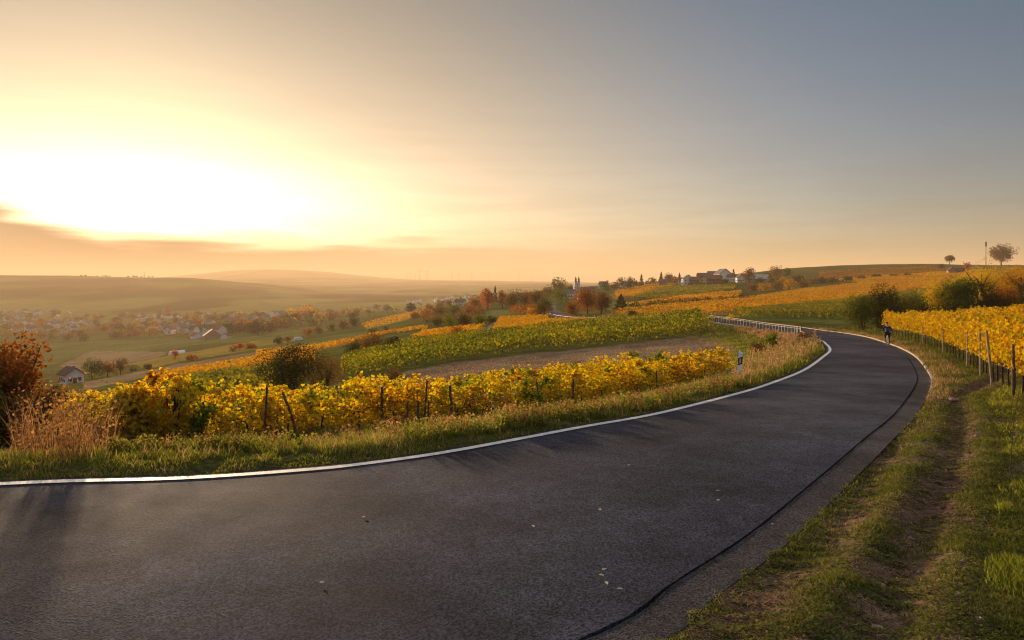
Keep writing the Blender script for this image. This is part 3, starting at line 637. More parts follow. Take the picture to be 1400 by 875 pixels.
def verge_right():
    def pts(n, y0, y1, tmax, p0=860, p1=1560):
        px = rng.uniform(p0, p1, n); Y = np.exp(rng.uniform(math.log(y0), math.log(y1), n)); X = (px - 700) / FPX * Y
        Z, tL, tR, ins = terrain(X, Y, True); k = (tR < tmax) & (tR > -0.10 * (Y < 24) + 0.01); return X[k], Y[k], Z[k], tR[k]
    X, Y, Z, t = pts(430000, 4.6, 80, 26)
    d1 = poly_dist(X, Y, RUT1); d2 = poly_dist(X, Y, RUT2); cl = fnoise(X, Y, 0.6, 55, 3)
    bare = np.maximum(np.exp(-(d1 / .42) ** 2) * 0.95, np.exp(-(d2 / .30) ** 2) * 0.7) + (fnoise(X, Y, 1.6, 41) - .55) * 1.5
    k = rng.uniform(0, 1, len(X)) < np.clip(1.2 - bare * 1.25, 0.05, 1) * np.clip((cl - .28) * 4, 0.08, 1)
    X, Y, Z, t, d1, cl = X[k], Y[k], Z[k], t[k], d1[k], cl[k]; d = np.hypot(X, Y)
    h = (0.016 + 0.038 * rng.uniform(0, 1, len(X)) ** 1.6) * (0.5 + 1.2 * cl) * (1 + d / 40) * (1 + 0.9 * sstep(1.0, 2.5, d1) * (X > 4))
    tag(obj('grass', leaf_mesh('verge_grass', blades(np.stack([X, Y, Z - .004], 1), h, .0065 * (1 + d / 14), 1.1, True), ML['grass_short'])), 'short trampled grass on the right verge with the farm track', None, None, 'stuff')
    # flat rosettes and clover between the blades
    X, Y, Z, t = pts(130000, 4.6, 24, 16); cl = fnoise(X, Y, 0.45, 91, 2); k = cl > 0.42; X, Y, Z = X[k], Y[k], Z[k]; d = np.hypot(X, Y)
    P = np.stack([X, Y, Z + rng.uniform(.005, .035, len(X))], 1); up = np.tile((0, 0, 1.0), (len(P), 1))
    tag(obj('ground_cover', leaf_mesh('clover', leaves(P, .02 * (1 + d / 22), up, 1.6, 'quad'), ML['grass_short'])), 'low clover and weeds in the trodden verge', None, None, 'stuff')
    # taller lush grass to the right of the wheel track
    n = 40000; px = rng.uniform(1330, 1560, n); Y = np.exp(rng.uniform(math.log(6.5), math.log(34), n)); X = (px - 700) / FPX * Y
    Z, tL, tR, ins = terrain(X, Y, True); d1 = poly_dist(X, Y, RUT1); cl = fnoise(X, Y, 0.8, 66, 2)
    k = (tR < 30) & (d1 > .75) & (cl > .36 + .22 * rng.uniform(0, 1, len(X))) & (X > np.interp(Y, RUT1[:, 1], RUT1[:, 0])); X, Y, Z, cl = X[k], Y[k], Z[k], cl[k]
    h = rng.uniform(.06, .20, len(X)) * (0.4 + 2.2 * (cl - .42))
    tag(obj('grass', leaf_mesh('lush_grass', blades(np.stack([X, Y, Z - .01], 1), h, .008 * (1 + np.hypot(X, Y) / 16), .8, True), ML['grass_lush'])), 'bright green tufts of longer grass right of the wheel rut', None, None, 'stuff')
    # dry reddish grass leaning over the kerb
    P, _ = dens(RC, .3); i = rng.integers(0, len(P), 52000); ok = (P[i, 1] > 3.5) & (P[i, 1] < 80); i = i[ok]
    T = np.gradient(P[:, :2], axis=0); T /= np.linalg.norm(T, axis=1)[:, None]; tt = .60 + .9 * rng.uniform(0, 1, len(i)) ** 2 * (0.35 + sstep(14, 34, P[i, 1]))
    X = P[i, 0] + T[i, 1] * tt + T[i, 0] * rng.uniform(0, .3, len(i)); Y = P[i, 1] - T[i, 0] * tt + T[i, 1] * rng.uniform(0, .3, len(i)); cl = fnoise(X, Y, 1.1, 17, 2); k = (cl > .46) & (rng.uniform(0, 1, len(X)) < .25 + .75 * sstep(12, 30, Y)); X, Y, cl = X[k], Y[k], cl[k]
    Z = terrain(X, Y); h = rng.uniform(.05, .22, len(X)) * (0.35 + sstep(12, 34, Y))
    tag(obj('dry_grass', leaf_mesh('kerb_grass', blades(np.stack([X, Y, Z - .01], 1), h, .008 * (1 + Y / 25), .9, True), ML['straw'])), 'dry tan grass hanging over the kerb stones', None, None, 'stuff')
    # thatch: dead blades lying flat and fallen vine leaves
    X, Y, Z, t = pts(60000, 4.6, 26, 16); P = np.stack([X, Y, Z + .006], 1); n = len(P); a = rng.uniform(0, 6.28, n); l = rng.uniform(.02, .06, n) * (1 + Y / 20); w = .003 * (1 + Y / 12)
    u = np.stack([np.cos(a) * l, np.sin(a) * l, rng.uniform(-.004, .012, n)], 1); v = np.stack([-np.sin(a) * w, np.cos(a) * w, np.zeros(n)], 1)
    V = np.stack([P - v, P + v, P + u + v * .4, P + u - v * .4], 1).reshape(-1, 3); tag(obj('dead_grass', np_mesh('thatch', V, np.arange(n)[:, None] * 4 + np.array([[0, 1, 2, 3]]), ML['straw'])), 'dead blades lying flat among the grass of the right verge', None, None, 'stuff')
    # soil clods
    X, Y, Z, t = pts(60000, 4.6, 26, 16); d1 = poly_dist(X, Y, RUT1); d2 = poly_dist(X, Y, RUT2)
    bare = np.maximum(np.exp(-(d1 / .5) ** 2), np.exp(-(d2 / .4) ** 2)) + (fnoise(X, Y, 1.6, 41) - .55) * 1.6; k = rng.uniform(0, 1, len(X)) < bare * .5
    P = np.stack([X[k], Y[k], Z[k]], 1); n = len(P); r = (.006 + .040 * rng.uniform(0, 1, n) ** 3.5)[:, None]
    o8 = np.array([(1, 0, 0), (0, 1, 0), (-1, 0, 0), (0, -1, 0), (0, 0, .7), (0, 0, -.7)]); J = o8[None] * rng.uniform(.6, 1.3, (n, 6, 1)) * r[:, None]
    V = (P[:, None] + J).reshape(-1, 3); f = np.array([(0, 1, 4), (1, 2, 4), (2, 3, 4), (3, 0, 4), (1, 0, 5), (2, 1, 5), (3, 2, 5), (0, 3, 5)]); F = (np.arange(n)[:, None, None] * 6 + f[None]).reshape(-1, 3)
    tag(obj('soil', np_mesh('soil_clods', V, F, M_CLOD)), 'loose clods of reddish soil in the wheel track', None, None, 'stuff')
verge_right()
def rough_patch(name, label, mat, n, outline, hh, ww=.012, lean=.6, ymin=8, tops=False, clump=.45, thr=.42):
    """tall stalks over the ground inside a photo outline"""
    P = np.array(outline, float); px = rng.uniform(P[:, 0].min(), P[:, 0].max(), n); py = rng.uniform(P[:, 1].min(), P[:, 1].max(), n)
    k = in_poly(px, py, P); px, py = px[k], py[k]; X = np.empty(len(px)); Y = np.empty(len(px))
    for c in np.unique(np.round(px / 3) * 3):
        row = column(c); q = np.round(px / 3) * 3 == c; s = _YS >= ymin; rr = np.minimum.accumulate(row[s])
        Y[q] = np.interp(-py[q], -rr, _YS[s])
    X = (px - 700) / FPX * Y; cl = fnoise(X, Y, clump * 2, 31, 2); k = cl > thr; X, Y, cl = X[k], Y[k], cl[k]; Z = terrain(X, Y); d = np.hypot(X, Y)
    h = rng.uniform(*hh, len(X)) * (0.45 + 1.1 * cl); base = np.stack([X, Y, Z - .02], 1); parts = [blades(base, h, ww * (1 + d / 22), lean, True)]
    if tops:
        m = rng.uniform(0, 1, len(X)) < tops; q = base[m].copy(); q = np.repeat(q, 7, 0); hh2 = np.repeat(h[m], 7)
        q[:, 2] += hh2 * rng.uniform(.45, 1.05, len(q)); q[:, :2] += rng.normal(0, .05, (len(q), 2)) * (1 + hh2[:, None]); parts.append(leaves(q, .035 * (1 + np.repeat(d[m], 7) / 30), kind='quad'))
    o = obj(name, leaf_mesh(name, parts, ML[mat])); return tag(o, label, None, None, 'stuff')
rough_patch('dry_weeds', 'tall dry reddish weeds in front of the autumn bush', 'stalk', 1700, [(20, 612), (60, 585), (150, 590), (160, 620), (90, 632), (20, 630)], (.3, 1.55), .008, .45, 12, .75, .5, .30)
rough_patch('dry_weeds', 'low brown weeds at the feet of the vines', 'stalk', 14000, [(150, 612), (300, 604), (500, 592), (700, 572), (850, 556), (1000, 524), (1000, 534), (850, 566), (700, 586), (500, 606), (300, 620), (150, 625)], (.10, .45), .012, .5, 14, .5, .5, .42)
rough_patch('weeds', 'green weeds and nettles crowding the vine feet', 'grass', 26000, [(150, 612), (300, 600), (500, 590), (700, 570), (850, 552), (1000, 522), (1000, 536), (850, 570), (700, 590), (500, 610), (300, 625), (150, 630)], (.10, .38), .014, .6, 14, .35, .5, .42)
rough_patch('dry_grass', 'tall reddish dry grass on the bank beside the marker post', 'straw', 2600, [(1000, 524), (1010, 500), (1040, 475), (1080, 462), (1110, 458), (1124, 472), (1100, 492), (1050, 514), (1015, 530)], (.2, .75), .012, .5, 25, .3, .6, .36)
rough_patch('grass', 'green grass growing through the dry bank beside the marker post', 'grass', 7000, [(1000, 527), (1012, 505), (1045, 485), (1085, 470), (1115, 462), (1128, 474), (1100, 500), (1050, 522), (1015, 536)], (.12, .45), .014, .6, 25, 0, .6, .34)
rough_patch('dry_grass', 'fringe of pale grass under the bridge railing', 'straw', 5000, [(1005, 447), (1090, 460), (1110, 466), (1090, 475), (1040, 462), (1004, 450)], (.15, .5), .012, .5, 45, .3, .6, .36)

# ------------------------------------------------------------------ vines
def ordinal(n):
    u = ['', 'first', 'second', 'third', 'fourth', 'fifth', 'sixth', 'seventh', 'eighth', 'ninth', 'tenth', 'eleventh', 'twelfth', 'thirteenth', 'fourteenth', 'fifteenth', 'sixteenth', 'seventeenth', 'eighteenth', 'nineteenth']
    if n < 20: return u[n]
    t = ['', '', 'twenty', 'thirty', 'forty', 'fifty'][n // 10]
    return {'twenty': 'twentieth', 'thirty': 'thirtieth', 'forty': 'fortieth', 'fifty': 'fiftieth'}[t] if n % 10 == 0 else t + '-' + u[n % 10]
def vine_variant(k, style):
    """canes and foliage of one vine about 1.3 m wide along x"""
    if style == 'wild':
        n = 1000; x = rng.uniform(-.78, .78, n); z = 0.06 + 1.54 * rng.beta(1.5, 1.05, n); y = rng.normal(0, .27, n) * (1.1 - .35 * (z / 1.7))
        top = 1.5 + .22 * np.sin(x * 5 + k * 2); m = z < top; P = [np.stack([x[m], y[m], z[m]], 1)]
        for s in range(6):      # shoots that rise above the row
            sx = rng.uniform(-.7, .7); hh = rng.uniform(.15, .5); q = np.linspace(0, 1, 16); bend = rng.uniform(-.25, .25)
            P.append(np.stack([sx + bend * q ** 2 + rng.normal(0, .04, 16), rng.normal(0, .05, 16), 1.45 + hh * q], 1))
        P = np.concatenate(P); size = .108
    else:
        n = 1000; x = rng.uniform(-.70, .70, n); z = 0.72 + 1.25 * rng.beta(1.2, 1.25, n); y = rng.normal(0, .19, n); P = [np.stack([x, y, z], 1)]
        for s in range(4):
            sx = rng.uniform(-.6, .6); q = np.linspace(0, 1, 10); P.append(np.stack([sx + rng.normal(0, .04, 10), rng.normal(0, .05, 10), 1.9 + rng.uniform(.05, .3) * q], 1))
        P = np.concatenate(P); size = .10
    o = P - np.array((0, 0, P[:, 2].mean())); o[:, 1] *= 3; o /= np.linalg.norm(o, axis=1)[:, None] + 1e-6
    gap = fnoise(P[:, 0] * 1 + k * 7, P[:, 2], .33, 90 + k, 2) > .40; P, o = P[gap], o[gap]
    wood = MB(); th = .75 if style != 'wild' else .6
    wood.tube([(0, 0, -.1), (.03, .02, th * .5), (-.02, 0, th)], [.035, .03, .024], 6); wood.tube([(0, 0, th), (.3, .02, th + .12), (.65, 0, th + .1)], [.02, .014, .01], 5); wood.tube([(0, 0, th), (-.3, -.02, th + .1), (-.65, 0, th + .13)], [.02, .014, .01], 5)
    for s in range(6):
        sx = -.6 + 1.2 * s / 5; wood.tube([(sx, 0, th + .1), (sx + rng.uniform(-.08, .08), rng.uniform(-.08, .08), th + .6), (sx + rng.uniform(-.15, .15), rng.uniform(-.12, .12), th + 1.05)], [.008, .006, .004], 4)
    return P, o, size, wood
VM = {}
for st, mat in (('wild', 'vine_left'), ('wildgreen', 'vine_green'), ('trained', 'vine_right')):
    for k in range(6):
        P, o, sz, wood = vine_variant(k, 'wild' if st.startswith('wild') else 'trained')
        VM[st, k] = (leaf_mesh('vine_foliage', leaves(P, sz, o, .9), ML[mat]), wood.mesh('vine_trunk', M_VINEWOOD))
def place_vine(p, ang, style, k, label, group, sc=1.0, sz=1.0):
    r = empty('grapevine', p, ang, (sc, sc, sc * sz)); tag(r, label, 'grapevine', group)
    f, w = VM[style, k % 6]; obj('foliage', f, r); obj('trunk', w, r); return r
def along(P, step):
    P, s = dens([(p[0], p[1], 0) for p in P], .1); q = np.arange(0, s[-1], step); X = np.interp(q, s, P[:, 0]); Y = np.interp(q, s, P[:, 1]); return X, Y, np.arctan2(np.gradient(Y), np.gradient(X))
def row_offset(P, d): return [tuple(p[:2]) for p in offs([(a, b, 0) for a, b in P], d)]
# the unpruned block below the left verge
def under(px, py, ymin=14): g = ground(px, py, ymin); return (g.x, g.y)
ROWL = [(-13.2, 20.2), (-9.4, 22.0), (-2.7, 25.4), (3.15, 29.6), (8.0, 34.0), (12.3, 38.6)]
LABL = ['golden grapevine in the front row below the left verge, shoots reaching over the wires', 'yellow grapevine in the second row below the left verge', 'yellow grapevine in the third row below the left verge, only its top in view', 'grapevine in the rear row of the block below the left verge']
for r in range(4):
    X, Y, A = along(row_offset(ROWL, 1.9 * r), 1.25)
    for i in range(len(X)):
        x, y = X[i] + rng.normal(0, .05), Y[i] + rng.normal(0, .06)
        st = 'wild' if rng.uniform() > .05 + .15 * (Y[i] > 31) else 'wildgreen'
        place_vine((x, y, tz(x, y)), A[i] + (math.pi if rng.uniform() > .5 else 0), st, int(rng.integers(6)), LABL[r] if r else f'golden grapevine in the front row below the left verge, {ordinal(i + 1)} from the left end', ['vines of the front row left', 'vines of the second row left', 'vines of the third row left', 'vines of the rear row left'][r], float(rng.uniform(.92, 1.10)), float(rng.uniform(.80, .98)) * (1.0 if X[i] < -4 else .86))
# the overgrown clump at the left end of the rows
for i, (px, Y, hh, ww, mt) in enumerate([(170, 21.0, 1.6, 1.4, 'vine_left'), (198, 21.4, 1.85, 1.5, 'vine_left'), (232, 20.9, 2.2, 1.7, 'vine_left'), (262, 21.6, 1.9, 1.4, 'vine_green')]):
    p = onto(px, Y); g = p.z; p.z = max(p.z, -1.9)
    r = empty('grapevine', p); tag(r, ['tall overgrown yellow grapevine at the left end of the vine rows', 'tall overgrown grapevine of the left end clump, second from the left', 'tallest grapevine of the left end clump, its crest yellow', 'dark green overgrown grapevine closing the left end clump'][i], 'grapevine', 'overgrown vines at the left end')
    n = 1800; q = rand_dirs(n) * rng.uniform(.25, 1, (n, 1)) ** .45; P = q * np.array((ww / 2, .55, hh / 2)) + (0, 0, hh / 2 + .05); P[:, :2] *= (1 + .25 * np.sin(P[:, 2:3] * 4 + i)); P = P[fnoise(P[:, 0] + i * 3, P[:, 2], .45, 70 + i, 2) > .40]
    for s_ in range(9):
        t = np.linspace(0, 1, 16); a = rng.uniform(-ww / 2, ww / 2); P = np.vstack([P, np.stack([a + rng.uniform(-.3, .3) * t + rng.normal(0, .03, 16), rng.normal(0, .08, 16), hh * .85 + t * rng.uniform(.25, .5)], 1)])
    o = P - (0, 0, hh / 2); o /= np.linalg.norm(o, axis=1)[:, None]; obj('foliage', leaf_mesh('vine_foliage', leaves(P, .115, o, .9), ML[mt]), r)
    mb = MB()
    for s_ in range(5): a = rng.uniform(-.4, .4); mb.tube([(a * .3, 0, -.3), (a, .05, hh * .4), (a * 1.6, 0, hh * .85)], [.035, .025, .01], 6)
    mb.build('trunk', M_VINEWOOD, r)
# the trained block right of the farm track
ROWR = [(11.2, 11.5), (13.0, 15.5), (18.6, 26.0), (24.6, 37.0), (31.5, 52.0), (37.2, 68.0)]
LABR = ['golden yellow grapevine trained on wires in the row nearest the farm track', 'golden grapevine in the second row beyond the farm track', 'golden grapevine in the third row beyond the farm track', 'golden grapevine in the fourth row beyond the farm track']
for r in range(4):
    X, Y, A = along(row_offset(ROWR, -2.1 * r), 1.3)
    for i in range(len(X)):
        if Y[i] > 68.5 or Y[i] < 11 + 2 * r: continue
        place_vine((X[i], Y[i], tz(X[i], Y[i])), A[i] + (math.pi if rng.uniform() > .5 else 0), 'trained', int(rng.integers(6)), LABR[r] if r else f'golden yellow grapevine of the row nearest the farm track, {ordinal(len(X) - i)} from its far end', ['vines of the row by the track', 'vines of the second row right', 'vines of the third row right', 'vines of the fourth row right'][r], float(rng.uniform(.96, 1.08)), float(rng.uniform(1.04, 1.22)))
def rows_stuff(name, label, lines, mat, h=1.9, base=.5, per_m=30, leaf=.2, width=.25):
    PP = []
    for P in lines:
        X, Y, A = along(P, .5); n = int(len(X) * .5 * per_m); i = rng.uniform(0, len(X) - 1.01, n); x = np.interp(i, np.arange(len(X)), X); y = np.interp(i, np.arange(len(X)), Y)
        x = x + rng.normal(0, width, n); y = y + rng.normal(0, width, n); z = terrain(x, y) + base + (h - base) * rng.uniform(0, 1, n) ** .8 + .15 * (fnoise(x, y, 1.2, 7, 2) - .5); PP.append(np.stack([x, y, z], 1))
    P = np.concatenate(PP); return tag(obj(name, leaf_mesh(name, leaves(P, leaf, kind='quad'), ML[mat])), label, None, None, 'stuff')
rows_stuff('vineyard', 'further golden vine rows behind the four nearest on the right', [row_offset(ROWR, -2.1 * r) for r in range(4, 13)], 'vine_right', 2.25, .7, 60, .19)

# ------------------------------------------------------------------ vineyard fields in the distance: rows of low vines on the land
def field_rows(name, label, outline, mat, ang, spacing=2.2, h=1.6, y0=60, y1=1200, per_m=8, leaf=.3, width=.28, vis=6.0, cap=90000):
    P = np.array(outline, float)
    def hit(px, py):
        row = column(px); i = np.argmax((row <= py) & (_YS >= y0)); return (px - 700) / FPX * _YS[i], _YS[i]
    W_ = np.array([hit(*p) for p in np.vstack([P, (P + np.roll(P, -1, 0)) / 2])]); c, s = math.cos(ang), math.sin(ang)
    u = W_[:, 0] * c + W_[:, 1] * s; v = -W_[:, 0] * s + W_[:, 1] * c
    nrow = int((v.max() - v.min()) / spacing) + 1; Lu = u.max() - u.min(); n = int(nrow * Lu * per_m); n = min(n, cap * 6)
    vi = v.min() + spacing * rng.integers(0, nrow, n); ui = rng.uniform(u.min(), u.max(), n)
    X = ui * c - vi * s + rng.normal(0, width, n); Y = ui * s + vi * c + rng.normal(0, width, n)
    k = (Y > y0) & (Y < y1); X, Y = X[k], Y[k]; Z = terrain(X, Y); px, py = proj(X, Y, Z)
    k = in_poly(px + (fnoise(X, Y, 14, 21) - .5) * 3, py, P); X, Y, Z = X[k], Y[k], Z[k]
    if len(X) > cap: q = rng.choice(len(X), cap, replace=False); X, Y, Z = X[q], Y[q], Z[q]
    Z = Z + h * (.15 + .85 * rng.uniform(0, 1, len(X)) ** .6) * (.8 + .4 * fnoise(X, Y, 6, 3, 2))
    return tag(obj(name, leaf_mesh(name, leaves(np.stack([X, Y, Z], 1), leaf, kind='quad'), ML[mat])), label, None, None, 'stuff')
field_rows('vineyard', 'green and gold vineyard beyond the ploughed strip in the middle of the view', [(975,452),(978,457),(900,466),(800,478),(700,487),(620,497),(560,508),(480,524),(465,522),(470,500),(540,478),(620,467),(700,459),(800,448),(900,439),(955,437)], 'vine_mid', R_(28), 2.1, 1.9, 55, 170, 26, .26, .3, cap=130000)
field_rows('vineyard', 'dull green vineyard on the slope behind the dark bush', [(225,526),(350,508),(382,502),(400,530),(360,548),(240,548)], 'vine_far_green', R_(20), 2.2, 1.6, 60, 400, 9, .42, cap=26000)
field_rows('vineyard', 'yellow vineyard strip above the dull green one on the left slope', [(200,521),(246,508),(350,492),(430,482),(430,498),(350,508),(276,520),(215,528)], 'vine_orange', R_(20), 2.4, 1.5, 90, 500, 5, .6, cap=22000)
field_rows('vineyard', 'long golden vineyard strip curving down the middle of the left slope', [(350,482),(438,474.5),(501,460.7),(576,448),(586,450.6),(526,458),(470,473),(425,483),(350,492)], 'vine_orange', R_(40), 2.6, 1.5, 90, 700, 4, .7, cap=20000)
field_rows('vineyard', 'high yellow vineyard patch at the far end of the left slope', [(493,443),(564,426),(600,421),(551,439),(501,450.6)], 'vine_orange', R_(60), 3, 1.5, 200, 900, 3, 1.1, cap=14000)
field_rows('vineyard', 'bright orange vineyard below the tree covered knoll', [(683,436.6),(749,434.7),(751,440),(816,441),(770,449.6),(673,458)], 'vine_orange', R_(10), 2.2, 1.5, 100, 330, 7, .4, cap=26000)
field_rows('vineyard', 'small yellow vineyard left of the grassy path', [(579,456),(664,448),(650,459),(600,466),(560,468)], 'vine_orange', R_(10), 2.2, 1.5, 100, 400, 7, .45, cap=14000)
field_rows('vineyard', 'large orange vineyard covering the right hillside above the railing', [(835,431),(850,427),(1016,411),(1100,397),(1180,388),(1230,382),(1240,400),(1165,412),(1100,419),(1000,430),(951,434),(850,434)], 'vine_orange', R_(6), 3.2, 1.8, 110, 520, 6, .42, cap=90000)
field_rows('vineyard', 'yellow green vineyard bordering the road bend on the right hillside', [(1000,431),(1100,420),(1165,413),(1290,396),(1290,428),(1165,440),(1100,437),(1010,435)], 'vine_far_green', R_(50), 2.1, 1.8, 95, 380, 14, .34, cap=90000)
field_rows('vineyard', 'golden vineyard under the hillside village', [(840,400),(896,388),(925,390),(868,407),(842,409)], 'vine_orange', R_(30), 2.4, 1.5, 250, 900, 3, .9, cap=14000)
field_rows('vineyard', 'green vineyard strip right under the hillside houses', [(896,394),(1010,389),(1003,397),(933,407),(862,410)], 'vine_far_green', R_(10), 2.4, 1.5, 250, 900, 3, .9, cap=20000)
field_rows('vineyard', 'thin yellow vineyard strip between two dark hedges', [(933,407),(1013,399),(1013,408),(896,415),(852,419)], 'vine_orange', R_(8), 2.4, 1.5, 250, 700, 4, .8, cap=14000)
field_rows('vineyard', 'red brown vineyard high on the right hillside', [(1120,372),(1270,365),(1300,372),(1207,377),(1120,385)], 'vine_sienna', R_(5), 3, 1.5, 450, 1000, 2, 1.2, cap=16000)
field_rows('vineyard', 'yellow vineyard behind the bushes on the right hillside', [(1130,384),(1207,377),(1275,374),(1400,368),(1400,392),(1290,396),(1235,398),(1230,384),(1180,388)], 'vine_orange', R_(5), 2.6, 1.6, 240, 700, 4, .7, cap=40000)

field_rows('stubble', 'dry stubble in lines over the bare brown field in the middle', [(975,459),(1003,468),(1006,486),(985,503),(900,518),(600,556),(440,545),(470,524),(560,509),(620,498),(700,488),(800,479),(900,467)], 'straw', R_(28), .9, .10, 34, 110, 12, .07, .06, cap=26000)
# ------------------------------------------------------------------ trees and bushes
def crown_points(w, h, dep, n, shape, seed):
    g = np.random.default_rng(seed)
    if shape == 'cone':
        z = h * g.uniform(0, 1, n) ** 1.35; r = (w / 2) * (1 - z / h) ** .85 * (0.55 + 0.45 * g.uniform(0, 1, n) ** .4) * (.82 + .25 * np.sin(z / h * 26 + g.uniform(0, 1, n)))
        a = g.uniform(0, 2 * math.pi, n); P = np.stack([r * np.cos(a), r * np.sin(a) * dep / w, z], 1); c = np.array((0, 0, h * .35))
    else:
        K = 18
        cz = h * {'stand': .60, 'round': .57, 'tree': .50, 'bush': .46}[shape]; hz = h - cz
        C_ = []
        for _ in range(K):
            d = g.normal(size=3); d /= np.linalg.norm(d); rr = g.uniform(.2, .60) if shape == 'round' else g.uniform(.35, .80)
            C_.append((d[0] * w / 2 * rr, d[1] * dep / 2 * rr, cz + d[2] * hz * rr * (1 if d[2] > 0 else (.95 if shape not in ('stand', 'round') else .88))))
        C_ = np.array(C_); R0 = g.uniform(.22, .38, K) * min(w, 1.25 * h) * (1.0 if w < 1.4 * h else 1.1); i = g.integers(0, K, n); d = g.normal(size=(n, 3)); d /= np.linalg.norm(d, axis=1)[:, None]
        rad = R0[i] * (0.35 + .75 * g.uniform(0, 1, n) ** .45); P = C_[i] + d * rad[:, None] * np.array((1, dep / w, .85)); c = np.array((0, 0, cz))
        P = P[(P[:, 2] > 0.02 * h) & (P[:, 2] < 1.06 * h)]
        holes = fnoise(P[:, 0] + 5, P[:, 2] + P[:, 1] * .7, .16 * w, seed, 2) > .36; P = P[holes]
    o = P - c; o /= np.linalg.norm(o, axis=1)[:, None] + 1e-6
    return P, o
def wood_mesh(w, h, shape, seed):
    g = random.Random(seed); mb = MB(); r = .035 * h if shape != 'bush' else .02 * h
    if shape == 'bush':
        for k in range(7):
            a = g.uniform(0, 6.28); e = (math.cos(a) * w * .34, math.sin(a) * w * .25, h * g.uniform(.6, .92)); mb.tube([(math.cos(a) * .05 * w, math.sin(a) * .05 * w, -.05 * h), (e[0] * .45, e[1] * .45, e[2] * .5), e], [r, r * .6, r * .15], 5)
    elif shape == 'cone': mb.tube([(0, 0, -.03 * h), (0, 0, h * .9)], [r, r * .1], 6)
    else:
        top = h * .5; mb.tube([(0, 0, -.04 * h), (.01 * w, 0, top * .5), (0, .01 * w, top), (0, 0, h * .8)], [r, r * .75, r * .5, r * .1], 7)
        for k in range(8):
            a = k * 2.4 + g.uniform(-.3, .3); z0 = h * g.uniform(.26, .5); L_ = w * g.uniform(.28, .42)
            mb.tube([(0, 0, z0), (math.cos(a) * L_ * .5, math.sin(a) * L_ * .5, z0 + h * .16), (math.cos(a) * L_, math.sin(a) * L_, z0 + h * g.uniform(.22, .4))], [r * .45, r * .3, r * .08], 5)
    return mb.mesh('branches', M_BARK)
_seed = [100]
def plant_at(p, w, h, mat, shape, label, name=None, group=None, leaf=None, dens_=1.0):
    _seed[0] += 1; d = max(8, p.y); leaf = leaf or max(.11, 1.35 * d / FPX)
    area = math.pi * w * max(h, .6 * w); n = int(np.clip(dens_ * 1.9 * area / leaf ** 2, 150, 11000))
    P, o = crown_points(w, h, w * .95, n, shape, _seed[0])
    nm = name or ('tree' if shape != 'bush' else 'bush')
    r = empty(nm, p, rng.uniform(0, 6.28)); tag(r, label, {'deciduous_tree': 'tree', 'conifer': 'conifer', 'bush': 'bush', 'tree': 'tree'}.get(nm, nm), group)
    obj('crown', leaf_mesh('crown', leaves(P, leaf, o, .8, kind='quad' if d > 70 else 'leaf'), ML[mat]), r)
    if d < 1000: obj('trunk', wood_mesh(w, h, shape, _seed[0]), r)
    return r
def plant(px, base, wpx, hpx, mat, shape, label, name=None, group=None, ymin=14, Y=None, **k):
    p = onto(px, Y) if Y else ground(px, base, ymin)
    s = p.y / FPX; extra = max(0.0, (HY + FPX * (EYE - p.z) / p.y - base)) if Y else 0
    return plant_at(p, wpx * s, (hpx + extra) * s, mat, shape, label, name, group, **k)
T_ = 'deciduous_tree'
# near left
plant(14, 592, 112, 132, 'rust', 'bush', 'large rust red autumn bush at the left edge of the view', leaf=.10, dens_=1.5, Y=22)
plant(48, 596, 70, 84, 'brown', 'bush', 'smaller brown bush leaning against the large autumn bush', leaf=.09, Y=21.0)
plant(-22, 600, 90, 90, 'olive', 'bush', 'dark olive bush half cut by the left edge of the view', leaf=.10, dens_=1.6, Y=20.6)
plant(395, 538, 88, 64, 'dark', 'bush', 'big dark bare bush standing behind the golden vine row', leaf=.10, dens_=2.0, ymin=35)
plant(446, 533, 60, 50, 'brown', 'bush', 'thin twiggy bush right of the big dark bush', leaf=.08, dens_=.5, ymin=35)
for a in [(486,487,34,22,'dark','dark bush at the left end of the thicket above the middle vineyard'),(512,486,44,28,'brown','tallest brown bush in the thicket above the middle vineyard'),(542,482,38,22,'dark','dark bush at the right end of the thicket above the middle vineyard'),(575,480,24,7,'olive','low olive bush trailing right of the thicket')]:
    plant(a[0], a[1], a[2], a[3], a[4], 'bush', a[5], group='bushes of the thicket above the middle vineyard', ymin=90)
plant(538, 530, 26, 26, 'brown', 'bush', 'brown scrub bush at the left tip of the ploughed strip', ymin=35)
plant(760, 516, 26, 20, 'straw', 'bush', 'pale dry bush on the ploughed strip behind the vine tops', ymin=34, dens_=.8)
plant(789, 512, 24, 18, 'brown', 'bush', 'brown dry bush right of the pale one on the ploughed strip', ymin=34, dens_=.7)
plant(625, 465, 26, 19, 'rust', 'tree', 'round rust coloured tree alone on the slope below the hedges', T_, ymin=100)
